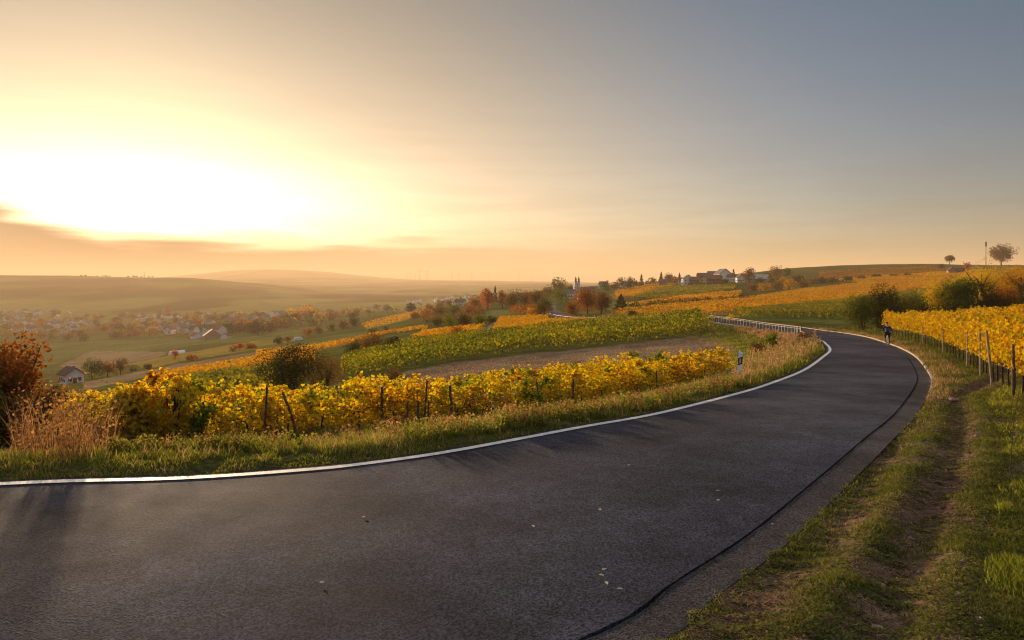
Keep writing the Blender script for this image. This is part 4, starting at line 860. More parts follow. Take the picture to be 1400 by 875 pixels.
for a in [(126,518,30,28,'olive','tree','yellowish tree beside the white farmhouse, left of three'),(147,515,18,23,'rust','tree','dark red tree in the middle of three by the farmhouse'),(165,513,22,23,'brown','tree','brown tree on the right of three by the farmhouse'),
          (181,508,11,6,'dark','bush','tiny dark bush on the tan strip right of the three trees'),(204,505,16,7,'dark','bush','second tiny dark bush further along the tan strip'),
          (240,490,11,13,'red','tree','small red tree below the white polytunnel'),(262,493,18,9,'rust','bush','rust bush right of the small red tree'),(314,502,16,9,'brown','bush','brown bush alone between two yellow strips'),
          (318,481,14,9,'brown','bush','brown bush at the left of the reddish hedge'),(327,479,13,12,'red','tree','red tree in the reddish hedge'),(341,477,20,8,'rust','bush','rust bush at the right of the reddish hedge'),
          (380,470,16,10,'dark','bush','dark bush left of the green strip'),(394,468,14,9,'brown','bush','brown bush touching the dark one left of the green strip'),
          (420,459,18,10,'rust','bush','rust bush on the left part of the long field hedge'),(436,456,18,11,'brown','bush','brown bush in the middle of the long field hedge'),(453,452,18,11,'olive','bush','olive bush on the long field hedge'),
          (470,450,16,12,'brown','tree','brown tree on the long field hedge'),(484,447,15,13,'dark','tree','dark tree closing the long field hedge'),(510,459,11,11,'dark','bush','dark bush between the golden strips'),(527,451,10,5,'brown','bush','tiny brown bush by the high yellow patch')]:
    plant(a[0], a[1], a[2], a[3], a[4], a[5], a[6], T_ if a[5] == 'tree' else None, ymin=110)
# hedges and the wooded knoll in the middle
for a in [(598,447,20,12,'dark','bush','dark bush at the low left end of the hedge below the knoll'),(616,447,26,16,'green','bush','green bush in the hedge below the knoll'),(636,446,26,17,'dark','bush','dark green bush in the middle of the hedge below the knoll'),(656,445,26,15,'green','bush','green bush at the right end of the hedge below the knoll'),(672,442,18,11,'dark','bush','dark bush by the top of the grassy path'),
          (566,436,18,10,'brown','bush','brown bush at the left foot of the knoll'),(582,434,20,12,'rust','bush','rust bush on the left flank of the knoll'),(600,432,24,13,'brown','bush','brown bush on the left flank of the knoll'),(620,431,24,14,'olive','bush','olive bush in the scrub of the knoll'),(642,430,24,13,'rust','bush','rust bush in the scrub of the knoll'),
          (588,424,18,9,'rust','bush','rust bush high on the left end of the knoll'),(602,422,16,10,'brown','tree','brown tree high on the left end of the knoll'),(614,421,15,12,'brown','tree','dark brown tree beside the white wall on the knoll'),
          (650,421,20,17,'rust','tree','round rust tree at the left end of the knoll wood'),(667,423,22,29,'red','tree','tall reddish tree left of the conifer in the knoll wood'),(677,413,9,22,'dark','cone','slim dark conifer rising out of the knoll wood'),(687,422,18,25,'rust','tree','rust tree right of the conifer in the knoll wood'),
          (702,422,26,26,'brown','tree','broad brown tree in the middle of the knoll wood'),(719,421,22,25,'rust','tree','rust tree right of the broad brown one'),(733,422,24,27,'brown','tree','brown tree where the knoll wood meets the road'),(745,432,22,28,'olive','tree','olive tree standing at the road into the village'),
          (749,406,16,16,'brown','tree','brown tree behind the olive tree by the village road'),(763,404,27,24,'olive','tree','broad olive tree left of the church'),(777,404,15,18,'brown','tree','brown tree just left of the church towers'),(768,414,24,18,'green','tree','green tree below the church'),
          (753,427,9,11,'orange','bush','small orange bush at the left side of the village road'),(727,434,15,14,'orange','tree','orange tree at the lower edge of the knoll wood'),(738,434,14,13,'olive','bush','olive bush beside the orange tree'),
          (782,432,19,20,'rust','tree','small rust tree at the right side of the village road'),(803,430,34,37,'rust','tree','great rust tree, left of the pair below the village'),(822,430,28,35,'brown','tree','great brown tree, right of the pair below the village'),
          (849,423,24,21,'dark','cone','wide dark conifer on the green slope right of the great trees'),(866,434,22,9,'dark','bush','low dark bush by the far road'),
          (828,398,15,14,'olive','tree','olive tree right of the church at the skyline'),(840,397,14,12,'brown','tree','brown tree right of the olive one at the skyline'),(851,394,16,15,'olive','tree','yellowish tree at the left end of the hillside village'),(862,393,13,14,'brown','tree','brown tree in the left part of the hillside village'),
          (877,390,8,15,'dark','cone','dark conifer in the left part of the hillside village'),(870,391,10,9,'olive','bush','olive bush at the conifer in the village'),(892,389,12,10,'brown','tree','brown tree left of the tall village conifer'),(904,388,9,16,'dark','cone','tallest dark conifer of the hillside village'),(914,386,13,13,'brown','tree','rounded brown tree right of the tallest conifer'),(922,389,9,12,'rust','tree','rust tree left of the white gabled house'),(929,388,8,15,'brown','cone','brown pointed tree touching the white gabled house'),
          (1003,379,7,11,'dark','cone','small conifer behind the big white house'),(1024,387,18,24,'brown','tree','pale brown tree in front of the long hall'),(1015,385,12,13,'brown','bush','brown bush left of the pale brown tree'),(1061,379,18,15,'brown','tree','brown tree right of the long hall'),(1076,377,14,10,'dark','bush','dark bush at the right end of the village'),(1047,382,20,9,'dark','bush','dark bush below the long hall'),
          (1013,411,9,12,'brown','tree','single brown tree between the hillside vineyards'),(955,439,13,9,'green','bush','green bush behind the end of the middle vineyard'),(973,444,10,7,'rust','bush','small dark red bush beside the far road'),(1001,447,17,12,'yellow','bush','yellowish bush at the start of the railing'),
          (990,388,18,6,'dark','bush','dark bush under the hillside houses'),(955,391,16,5,'olive','bush','olive bush under the cream house')]:
    plant(a[0], a[1], a[2], a[3], a[4], a[5], a[6], {'tree': T_, 'cone': 'conifer', 'bush': None}[a[5]], ymin=100)
for i, (px, b, w, h, m) in enumerate([(1030,399,20,11,'brown'),(1046,398,18,12,'orange'),(1062,397,20,13,'brown'),(1080,396,22,14,'orange'),(1098,394,20,13,'brown'),(1040,388,16,9,'dark'),(1056,386,16,9,'brown'),(1072,388,18,10,'orange'),(1092,386,20,9,'dark'),(1110,389,16,10,'brown'),(1124,388,18,9,'dark'),(1140,387,18,9,'brown'),(1158,386,18,8,'dark'),(1178,383,18,6,'brown'),(1200,380,20,5,'dark'),(1222,379,18,5,'brown'),(1240,378,14,4,'dark')]):
    w1 = ['first', 'second', 'third', 'fourth', 'fifth', 'sixth', 'seventh', 'eighth', 'ninth', 'tenth', 'eleventh', 'twelfth', 'thirteenth', 'fourteenth', 'fifteenth', 'sixteenth', 'last'][i if i < 5 else i - 5]
    plant(px, b, w, h, m, 'bush', f"{ {'brown':'brown','orange':'orange','dark':'dark'}[m] } hillside bush, {w1} from the left in the {'lower' if i < 5 else 'upper'} hedge right of the hall", group='bushes of the hillside hedges', ymin=200)
# thicket behind the right vineyard
for a in [(1178,452,46,54,'olive','bush','brownish olive bush at the left end of the thicket by the road bend',76),(1204,452,54,60,'dark','bush','tall dark bush of the thicket right behind the cyclist',77),(1232,450,46,54,'dark','bush','dark bush at the start of the right vine row',80),(1256,442,44,48,'olive','bush','olive bush behind the start of the right vine rows',88),
          (1283,436,46,62,'yellow','tree','yellow tree in the thicket behind the right vine rows',92),(1310,436,54,64,'green','tree','green tree in the middle of the thicket behind the right vine rows',90),(1336,432,56,44,'dark','bush','dark bush in the shade below the yellow green tree',88),(1342,424,62,68,'yellow','tree','wide yellow green tree of the thicket',105),
          (1371,428,44,46,'rust','bush','dark rust bush right of the wide yellow green tree',95),(1396,424,58,64,'orange','tree','orange tree at the right edge of the view',100),(1366,405,30,34,'orange','tree','orange tree behind the dark rust bush',125),(1420,430,50,50,'dark','bush','dark bush beyond the right edge of the thicket',90),(1300,436,34,26,'dark','bush','low dark bush under the green tree',84),(1272,440,28,24,'dark','bush','low dark bush under the yellow tree',86), (1355,428,36,26,'dark','bush','low dark bush under the wide yellow green tree',86), (1392,428,36,28,'dark','bush','low dark bush under the orange tree at the right',86)]:
    plant(a[0], a[1], a[2], a[3], a[4], a[5], a[6], T_ if a[5] == 'tree' else None, Y=a[7])
plant(1298, 362, 13, 15, 'brown', 'round', 'small round tree alone on the right skyline', T_, ymin=600, dens_=1.6)
plant(1287, 366, 10, 5, 'dark', 'bush', 'low dark bush left of the small round tree on the skyline', ymin=500)
plant(1273, 367, 7, 3, 'brown', 'bush', 'tiny bush furthest left of those on the right skyline', ymin=500)
plant(1322, 371, 12, 13, 'red', 'tree', 'small red tree beside the brick hut', T_, ymin=400)
plant(1369, 362, 31, 29, 'brown', 'round', 'large round tree right of the pole on the skyline', T_, ymin=500, dens_=1.8)
plant(1352, 370, 18, 6, 'dark', 'bush', 'dark bush row below the pole', ymin=350); plant(1368, 371, 16, 6, 'olive', 'bush', 'olive bush below the large round tree', ymin=350)
plant(1055, 480, 22, 24, 'green', 'bush', 'green bush on the bank below the railing', Y=58)
plant(1036, 487, 22, 16, 'brown', 'bush', 'brown scrub left of the green bush on the bank', Y=54)
plant(1100, 470, 18, 12, 'brown', 'bush', 'brown scrub under the near end of the railing', Y=60)
# skyline hedge of the opposite slope and trees of the valley villages (far off: copies of four crowns)
PROTO = []
for k, (m, s) in enumerate([('brown', 'tree'), ('olive', 'tree'), ('rust', 'bush'), ('dark', 'tree'), ('orange', 'tree')]):
    P, o = crown_points(9, 8, 9, 420, s, 900 + k); PROTO.append((leaf_mesh('crown', leaves(P, 1.5, o, .8, kind='quad'), ML[m]), wood_mesh(9, 8, s, 5).copy()))
def far_trees(n, outline, hr, label, group, weights=(4, 3, 3, 2, 1)):
    P = np.array(outline, float); k = 0; w = np.array(weights, float); w /= w.sum()
    while k < n:
        px, py = rng.uniform(P[:, 0].min(), P[:, 0].max()), rng.uniform(P[:, 1].min(), P[:, 1].max())
        if not in_poly(np.array([px]), np.array([py]), P)[0]: continue
        p = ground(px, py, 150); s = rng.uniform(*hr) / 8; i = int(rng.choice(5, p=w)); r = empty(T_, p, rng.uniform(0, 6), (s * rng.uniform(.8, 1.5), s * rng.uniform(.8, 1.5), s))
        tag(r, label.format(['brown', 'olive', 'rust', 'dark', 'golden'][i]), 'tree', group + ' ' + ['brown', 'olive', 'rust', 'dark', 'golden'][i]); obj('crown', PROTO[i][0], r); k += 1
far_trees(90, [(150,432),(240,425),(330,432),(430,428),(440,446),(330,460),(230,462),(150,466)], (7, 15), '{} tree among the houses of the valley village', 'trees of the valley village,')
far_trees(46, [(0,426),(150,430),(150,466),(60,470),(0,462)], (6, 13), 'hazy {} tree of the village at the left edge of the valley', 'trees at the left edge of the valley,')
far_trees(40, [(330,432),(560,420),(640,412),(560,428),(450,442),(350,456)], (6, 13), '{} tree along the stream in the middle valley', 'trees along the stream,')
far_trees(6, [(402,432),(428,424),(432,434),(410,437)], (14, 20), 'tall {} tree in the bright group beyond the long hedge', 'tall trees beyond the long hedge,', (0, 0, 0, 0, 1))
far_trees(22, [(100,376.8),(268,377.0),(268,379),(100,379)], (6, 10), '{} tree of the hedge on the opposite ridge', 'trees on the opposite ridge,')
def wood_mass(name, label, outline, n, mat, hr, leaf):
    P = np.array(outline, float); px = rng.uniform(P[:, 0].min(), P[:, 0].max(), n); py = rng.uniform(P[:, 1].min(), P[:, 1].max(), n); k = in_poly(px, py, P); px, py = px[k], py[k]
    Q = np.array([ground(a, b, 150)[:] for a, b in zip(px, py)]); PP = []
    for q in Q:
        m = 26; h = rng.uniform(*hr); d = rand_dirs(m) * np.array((h * .55, h * .55, h * .45)); PP.append(q + d + (0, 0, h * .55))
    PP = np.concatenate(PP); tag(obj(name, leaf_mesh(name, leaves(PP, leaf, kind='quad'), ML[mat])), label, None, None, 'stuff')
wood_mass('woodland', 'hazy woodland between the valley village and the fields', [(150,440),(210,425),(300,428),(360,440),(330,455),(230,463),(170,463)], 240, 'brown', (7, 12), 1.8)
wood_mass('woodland', 'scrub and gardens of the village at the left edge of the valley', [(0,432),(120,436),(140,462),(0,462)], 220, 'brown', (6, 11), 2.0)
wood_mass('woodland', 'tree belt along the middle of the valley', [(330,436),(480,426),(620,414),(640,420),(500,436),(400,452),(330,458)], 300, 'olive', (6, 12), 2.0)
wood_mass('woodland', 'scrub covering the knoll between the hedges', [(560,437),(590,424),(640,420),(668,424),(660,442),(600,446)], 260, 'brown', (1.5, 3.2), .7)
wood_mass('hedge', 'dark hedge line between the hillside vineyards', [(858,421),(1007,409),(1008,411.5),(858,424)], 150, 'dark', (1.6, 2.6), .6)
wood_mass('woodland', 'rust coloured scrub around the foot of the great trees', [(700,424),(745,424),(748,433),(700,432)], 50, 'rust', (2, 4), .6)
wood_mass('woodland', 'gardens between the hillside houses', [(845,396),(900,384),(1000,380),(1090,374),(1090,380),(1000,389),(900,390),(850,399)], 130, 'brown', (2.5, 5.5), 1.0)
# ------------------------------------------------------------------ stakes, post, railing
def ray_row(P, px, d=0.0):
    Q = catmull([(a, b, 0) for a, b in P], 20); Q = offs(Q, d); f = (px - 700) / FPX; e = Q[:, 0] - f * Q[:, 1]; i = int(np.argmin(np.abs(e))); return Q[i, 0], Q[i, 1]
def stake(px, top, lean, label, row=ROWL, off=-.35, r=.045, mat=None, group=None, name='vine_stake', leanx=0):
    x, y = ray_row(row, px, off); z = tz(x, y); zt = EYE - (top - HY) * y / FPX; h = max(.9, zt - z)
    mb = MB(); mb.tube([(0, 0, -.2), (lean * .5, leanx * .5, h * .5), (lean, leanx, h)], [r, r * .97, r * .9], 8)
    o = mb.build(name, mat or M_STAKE, None, False, (x, y, z)); tag(o, label, 'stake', group); return o
for px, top, lean, lab in [(362,528,.10,'dark upright stake in the golden vines, left of the leaning one'),(401,536,-.55,'stake leaning far left among the golden vines'),(521,529,.02,'short grey stake in the middle of the golden vine row'),(577,520,.10,'thin dark stake left of the tallest bare stake'),(615,527,-.10,'tall bare stake standing in front of the golden vine row'),
                           (736,521,-.14,'slightly left leaning stake in the right half of the golden row'),(782,518,.02,'dark stake half hidden by leaves right of the leaning one'),(899,511,.0,'thin dark stake near the right end of the golden row'),(282,545,.05,'dark stake beside the overgrown clump of vines')]:
    stake(px, top, lean, lab, group='stakes of the golden vine row', r=.05 if px in (615, 401, 521) else .04)
for px, lab in [(556,'short broken stake left of the thin dark stake'),(591,'short broken stake between two taller ones'),(568,'low stub of a stake in the weeds')]:
    x, y = ray_row(ROWL, px, -.7); MB().tube([(0, 0, -.2), (.02, 0, .85)], [.04, .032], 7).build('vine_stake', M_STAKE, None, False, (x, y, tz(x, y))); tag(bpy.context.scene.collection.objects[-1], lab, 'stake', 'stakes of the golden vine row')
for px, top, lean, lab in [(1290,446,-.06,'pale post at the front of the right vine row, furthest away'),(1341,450,-.05,'thin pale post in the right vine row between two others'),(1357,452,-.22,'tall pale leaning post of the right vine row'),(1384,470,.0,'dark post in the right vine row beside the bare trunks'),(1322,452,.0,'short pale post in the right vine row'),(1262,442,0,'small pale post near the far end of the right vine row')]:
    stake(px, top, lean, lab, ROWR, .32, .045, M_STAKE2 if 'pale' in lab else M_STAKE, 'posts of the right vine row', 'vineyard_post')
def wires():
    for row, off, nm, lab, hs in ((ROWR, 0.03, 'trellis_wire', 'thin trellis wires running through the right vine row', (.7, 1.15, 1.6)), (ROWL, 0.0, 'trellis_wire', 'thin trellis wires running through the golden left row', (.8, 1.3))):
        X, Y, A = along(row_offset(row, off), 1.3); Z = terrain(X, Y); mb = MB()
        for h in hs: mb.tube([(a, b, c + h) for a, b, c in zip(X, Y, Z)], .004, 3)
        tag(mb.build(nm, M_STEEL), lab, 'wire')
wires()
M_WHITE = mat_simple('white_plastic', (.86, .88, .90), .5, noise=.08, nscale=6)
M_BLACK = mat_simple('black_plastic', (.02, .02, .02), .5); M_REFL = mat_simple('reflector', (.55, .52, .45), .25, spec=.6)
def delineator():
    g = ground(1010, 523, 20); r = empty('marker_post', g, R_(-20)); tag(r, 'white roadside marker post with a slanted black band and reflector', 'marker post')
    r.rotation_euler = (0, R_(4), R_(-18)); r.scale = (1.35, 1.35, 1.12); r.location.z += .06
    S_ = [(-.06, -.045), (.06, -.045), (.035, .05), (-.035, .05)]
    def prism(z0, z1, s=1.0, slant=0.0, top=0):
        mb = MB(); lo = [(x * s, y * s, z0 + slant * x) for x, y in S_]; hi = [(x * s * (1 - top), y * s * (1 - top), z1 + slant * x) for x, y in S_]
        return mb.add(lo + hi, [(3, 2, 1, 0), (4, 5, 6, 7), (0, 1, 5, 4), (1, 2, 6, 5), (2, 3, 7, 6), (3, 0, 4, 7)])
    b = prism(-.15, .96); b.add([(-.06, -.045, .96), (.06, -.045, .96), (.035, .05, .96), (-.035, .05, .96), (-.05, -.03, 1.04), (.04, -.03, .99), (.02, .04, .99), (-.03, .04, 1.04)], [(4, 5, 6, 7), (0, 1, 5, 4), (1, 2, 6, 5), (2, 3, 7, 6), (3, 0, 4, 7)])
    b.build('post_body', M_WHITE, r); prism(.56, .81, 1.05, .55).build('black_band', M_BLACK, r)
    mb = MB().box((0, -.052, .69), (.045, .008, .16)); mb.build('reflector', M_REFL, r)
delineator()
def railing():
    k = (LEd[:, 1] > 63) & (LEd[:, 1] < 99) & (LEd[:, 0] > 20); P = offs(LEd, .42)[k]; s = np.concatenate([[0], np.cumsum(np.linalg.norm(np.diff(P, axis=0), axis=1))])
    def at(q): return np.array([np.interp(q, s, P[:, i]) for i in range(3)])
    r = empty('bridge_railing', tuple(at(0))); tag(r, 'long galvanised railing with many posts along the far road bend', 'railing'); o = at(0)
    n = int(s[-1] / 1.0)
    for i in range(n):
        p = at(1.0 * i + 1) - o; th = .055 if i > 1 else .15
        MB().box((p[0], p[1], p[2] + .42), (th, th, 1.14)).build('post', M_STEEL, r)
    q = np.linspace(1, 1.0 * (n - 1) + 1, 60)
    MB().tube([tuple(at(a) - o + (0, 0, 1.0)) for a in q], .030, 8).build('handrail', M_STEEL, r)
    MB().tube([tuple(at(a) - o + (0, 0, .18)) for a in q], .022, 6).build('lower_rail', M_STEEL, r)
    MB().tube([tuple(at(a) - o + (0, 0, .84)) for a in q], .026, 8).build('upper_rail', M_STEEL, r)
    e = at(0) - o; e1 = at(1) - o; MB().tube([tuple(e1 + (0, 0, .66)), tuple(e + (.1, -1.6, .08)), tuple(e + (.15, -2.2, -.25))], [.06, .06, .06], 6).build('end_terminal', M_STEEL, r)
railing()
def far_rail():
    P = offs(FCd, 3.5); P, _ = dens(P, 3.0); r = empty('guard_rail', tuple(P[0])); tag(r, 'pale guard rail along the far stretch of road towards the trees', 'guard rail'); o = P[0]
    q = P[(P[:, 1] > 102) & (P[:, 1] < 250)]
    for p in q[::2]: MB().box(tuple(p - o + (0, 0, .3)), (.1, .1, .8)).build('post', M_STEEL, r)
    mb = MB(); mb.tube([tuple(p - o + (0, 0, .62)) for p in q], .07, 6); mb.build('beam', M_STEEL, r)
far_rail()
# ------------------------------------------------------------------ buildings
M_WALLS = {n: mat_simple('plaster_' + n, c, .9, noise=.1, nscale=.6) for n, c in {'white': (.76, .72, .66), 'cream': (.62, .46, .24), 'grey': (.32, .29, .27), 'brick': (.42, .22, .14), 'brown': (.20, .11, .08)}.items()}
M_ROOFS = {n: mat_simple('roof_' + n, c, .85, noise=.25, nscale=.8) for n, c in {'red': (.20, .07, .045), 'brown': (.10, .055, .04), 'grey': (.12, .11, .115), 'pale': (.36, .35, .35)}.items()}
M_GLASS = mat_simple('window_glass', (.03, .035, .045), .15, spec=.6); M_WOOD = mat_simple('door_wood', (.12, .06, .03), .6)
def house_meshes(w, l, h, rh, wall, roof, wins=True):
    """gable faces -y, ridge along y"""
    o = {}
    mb = MB(); V = [(-w/2,-l/2,-1.5),(w/2,-l/2,-1.5),(w/2,l/2,-1.5),(-w/2,l/2,-1.5),(-w/2,-l/2,h),(w/2,-l/2,h),(w/2,l/2,h),(-w/2,l/2,h),(0,-l/2,h+rh),(0,l/2,h+rh)]
    mb.add(V, [(0,1,5,4),(1,2,6,5),(2,3,7,6),(3,0,4,7),(4,5,8),(6,7,9)]); o['wall'] = mb.mesh('wall', M_WALLS[wall])
    mb = MB(); e = .5
    for s in (-1, 1):
        x = s * (w / 2 + e); zl = h - e * rh / (w / 2); A = [(x, -l/2-e, zl), (x, l/2+e, zl), (0, l/2+e, h+rh), (0, -l/2-e, h+rh)]
        mb.add(A + [(a, b, c + .25) for a, b, c in A], [(0,1,2,3),(7,6,5,4),(0,4,5,1),(1,5,6,2),(3,2,6,7),(0,3,7,4)])
    o['roof'] = mb.mesh('roof', M_ROOFS[roof]); o['chimney'] = MB().box((w*.2, l*.15, h+rh*.85), (.7,.7,1.6)).mesh('chimney', M_WALLS['brick'])
    o['win'] = MB().box((0,0,0), (1.1,.08,1.3)).mesh('window', M_GLASS); o['door'] = MB().box((0,0,0), (1.1,.1,2.1)).mesh('door', M_WOOD); o['dim'] = (w, l, h, rh); return o
HM = {}
def house(px, base, wpx, wall='white', roof='brown', rz=0.0, label='', group=None, hfac=.62, lfac=1.2, detail=True, ymin=150, name='house', Y=None):
    p = onto(px, Y) if Y else ground(px, base, ymin); w = max(3.0, wpx * p.y / FPX); w = round(w * 2) / 2; key = (w, wall, roof, hfac, lfac)
    if key not in HM: HM[key] = house_meshes(w, w * lfac, w * hfac, w * .38, wall, roof)
    m = HM[key]; face = math.atan2(p.x, p.y); r = empty(name, p, -face + rz); tag(r, label, 'house' if name == 'house' else name.replace('_', ' '), group)
    obj('wall', m['wall'], r); ro = obj('roof', m['roof'], r)
    if detail:
        obj('chimney', m['chimney'], ro); w, l, h, rh = m['dim']
        nf = 2 if h > 4.5 else 1
        for f in range(nf):
            for x in (-w * .26, w * .26): obj('window', m['win'], r, (x, -l/2-.04, 1.6 + f * 2.7))
            for y in (-l * .28, 0, l * .28):
                for s in (-1, 1):
                    o = obj('window', m['win'], r, (s * (w/2+.04), y, 1.6 + f * 2.7)); o.rotation_euler = (0, 0, math.pi / 2)
        obj('door', m['door'], r, (0, -l/2-.05, 1.05))
    return r
H = [(940,390,14,'white','grey',.15,'white gabled house at the left of the hillside houses'),(933,388,8,'white','brown',1.3,'small white house just left of the white gabled one'),(951,390,11,'brown','red',1.2,'brown house between the white gable and the cream gable'),(964,390,13,'cream','red',-.1,'sunlit cream house with a red roof on the hillside'),
     (977,390,14,'brown','red',1.45,'long red roofed house right of the cream one'),(988,385,17,'white','grey',.4,'big white house uphill of the red roofed one'),(1001,385,10,'white','brown',1.3,'white house right of the big white one'),(1012,386,10,'white','grey',.2,'narrow white house beside the pale brown tree'),(975,383,12,'grey','grey',1.4,'grey roofed house behind the red roofed one'),
     (960,384,11,'brown','brown',1.4,'dark roofed house behind the cream one'),(915,384,7,'white','brown',.7,'small white house right of the tallest conifer'),(885,390,6,'white','brown',.3,'tiny white house in the left part of the hillside village'),(907,391,9,'grey','red',1.4,'low red roofed barn under the village conifers'),(858,393,9,'grey','brown',.5,'grey house at the left end of the hillside village'),
     (845,396,8,'white','brown',.8,'white house at the very left of the hillside village'),(825,394,9,'white','grey',1.2,'white walled house right of the church at the skyline'),(779,408,12,'white','grey',1.3,'white house below the church by the trees'),(795,409,9,'white','grey',.3,'narrow white house directly under the church'),(806,402,10,'grey','grey',1.2,'grey roofed house right of the church'),
     (629,419,10,'white','grey',1.3,'white house at the left end of the knoll wood'),(97,524,21,'white','brown',.35,'white farmhouse with a brown roof beside the three trees on the left slope')]
for a in H: house(a[0], a[1], a[2], a[3], a[4], a[5], a[6])
house(1036, 380, 15, 'grey', 'pale', 1.35, 'long farm hall with a pale roof at the right of the village', hfac=.22, lfac=1.8, name='barn', detail=False, Y=640)
house(1301, 375, 10, 'brick', 'brown', .25, 'small brick hut on the right hillside beside the red tree', hfac=.55, lfac=.9, name='hut', detail=False, ymin=300)
house(1312, 374, 11, 'brown', 'brown', 1.45, 'dark low shed right of the brick hut', hfac=.3, lfac=.8, name='shed', detail=False, ymin=300)
def far_houses(n, outline, wr, label, group):
    P = np.array(outline, float); k = 0
    while k < n:
        px, py = rng.uniform(P[:, 0].min(), P[:, 0].max()), rng.uniform(P[:, 1].min(), P[:, 1].max())
        if not in_poly(np.array([px]), np.array([py]), P)[0]: continue
        wall = ['white', 'white', 'cream', 'white'][int(rng.integers(4))]; roof = ['red', 'brown', 'grey'][int(rng.integers(3))]; p = ground(px, py, 300)
        house(px, py, round(float(rng.uniform(*wr))) * FPX / p.y, wall, roof, float(rng.uniform(-1.2, 1.2)), f'{wall} house with {roof} roof ' + label, group + f' {wall} walls {roof} roof', .7, 1.3, False, 300); k += 1
far_houses(34, [(0,432),(60,424),(120,436),(120,456),(0,458)], (8, 13), 'in the hazy village at the far left', 'houses of the left valley village,')
far_houses(46, [(170,430),(250,428),(340,432),(400,430),(400,446),(320,460),(240,462),(170,448)], (8, 13), 'in the valley village below the opposite slope', 'houses of the middle valley village,')
far_houses(14, [(560,412),(640,408),(640,413),(560,418)], (10, 16), 'in the far hazy village left of the knoll', 'houses of the far village,')
house(268, 463, 11, 'white', 'red', .3, 'long white farm building at the near edge of the valley village', None, .4, 1.2, False, 300, 'barn'); house(309, 463, 10, 'white', 'red', -.4, 'white barn right of the church spire in the valley', None, .4, 1.2, False, 300, 'barn'); house(290, 463, 22, 'brick', 'red', .1, 'wide red roofed barn at the near edge of the valley village', None, .2, .7, False, 300, 'barn')
def church(px, base, towers, label, Y=None, sc=1.0):
    p = onto(px, Y) if Y else ground(px, base, 200); r = empty('church', p, -math.atan2(p.x, p.y) + .1, sc); tag(r, label, 'church')
    m = house_meshes(9, 20, 8, 5, 'white', 'grey'); o = obj('nave', m['wall'], r); o.location = (0, 10, 0); o = obj('roof', m['roof'], r); o.location = (0, 10, 0)
    for x in towers:
        t = MB().box((x, -2, 6.5), (3.6, 3.6, 16)).build('tower', M_WALLS['white'], r)
        q = MB(); q.add([(x-2.1,-4.1,14.5),(x+2.1,-4.1,14.5),(x+2.1,.1,14.5),(x-2.1,.1,14.5),(x-1.2,-3.2,16.5),(x+1.2,-3.2,16.5),(x+1.2,-.8,16.5),(x-1.2,-.8,16.5),(x-1.4,-3.4,18.5),(x+1.4,-3.4,18.5),(x+1.4,-.6,18.5),(x-1.4,-.6,18.5),(x,-2,23)], [(0,1,5,4),(1,2,6,5),(2,3,7,6),(3,0,4,7),(4,5,9,8),(5,6,10,9),(6,7,11,10),(7,4,8,11),(8,9,12),(9,10,12),(10,11,12),(11,8,12),(3,2,1,0)])
        q.build('spire', M_ROOFS['grey'], t)
        for z in (5, 11): obj('window', MB().box((x, -3.83, z), (.9, .1, 1.8)).mesh('window', M_GLASS), t)
church(789, 398, (-2.3, 2.3), 'white church with twin dark spires on the wooded hill', None, .66)
church(279, 462, (0,), 'small church with a single white tower in the valley village', None, .8)
def van_and_tunnel():
    g = ground(242, 484, 250); r = empty('polytunnel', g, R_(20) - math.atan2(g.x, g.y)); tag(r, 'long white polytunnel lying in the fields of the left slope', 'polytunnel')
    L_ = 19 * g.y / FPX; n = 12; V = []; F = []
    for x in (-L_ / 2, L_ / 2):
        for k in range(n + 1): a = math.pi * k / n; V.append((x, -2.6 * math.cos(a), -.5 + 3.0 * math.sin(a)))
    for k in range(n): F.append((k, k + 1, n + 2 + k, n + 1 + k))
    mb = MB(); mb.add(V, F); mb.build('cover', M_WHITE, r); MB().add(V[:n + 1], [tuple(range(n, -1, -1))]).build('end_wall', M_WHITE, r); MB().add(V[n + 1:], [tuple(range(n + 1))]).build('end_wall', M_WHITE, r)
    g = ground(408, 466, 200); r = empty('van', g, R_(35)); tag(r, 'white van parked on the field edge of the left slope', 'van')
    MB().box((-.5, 0, 1.35), (3.9, 1.9, 1.9)).box((1.95, 0, .95), (1.2, 1.85, 1.1), taper=.9).box((1.5, 0, 1.75), (.9, 1.8, .8), taper=.75).build('body', M_WHITE, r)
    MB().box((1.95, 0, 1.78), (.1, 1.5, .55), tilt=('Y', -.5)).build('windscreen', M_GLASS, r)
    for x in (-1.5, 1.7):
        for y in (-.85, .85): MB().tube([(x, y - .1, .36), (x, y + .1, .36)], .36, 14).build('wheel', M_BLACK, r)
van_and_tunnel()
M_TURB = mat_simple('turbine_grey', (.16, .16, .18), .6)
def turbine_meshes():
    t = MB().tube([(0, 0, -10), (0, 0, 60), (0, 0, 118)], [4.2, 3.4, 2.6], 10).mesh('tower', M_TURB); n = MB().box((0, 2, 120), (5, 12, 5)).mesh('nacelle', M_TURB); b = MB().add([(-1, -.5, 0), (1.6, -.5, 0), (1.6, .5, 0), (-1, .5, 0), (-2.2, -.3, 14), (2.4, -.3, 14), (2.4, .3, 14), (-2.2, .3, 14), (-.3, -.2, 56), (.5, -.2, 56), (.5, .2, 56), (-.3, .2, 56)], [(0,1,5,4),(1,2,6,5),(2,3,7,6),(3,0,4,7),(4,5,9,8),(5,6,10,9),(6,7,11,10),(7,4,8,11),(8,9,10,11)]).mesh('blade', M_TURB)
    return t, n, b
TM = turbine_meshes()
ORD = ['first', 'second', 'third', 'fourth', 'fifth', 'sixth', 'seventh', 'eighth', 'ninth', 'tenth', 'eleventh', 'twelfth']
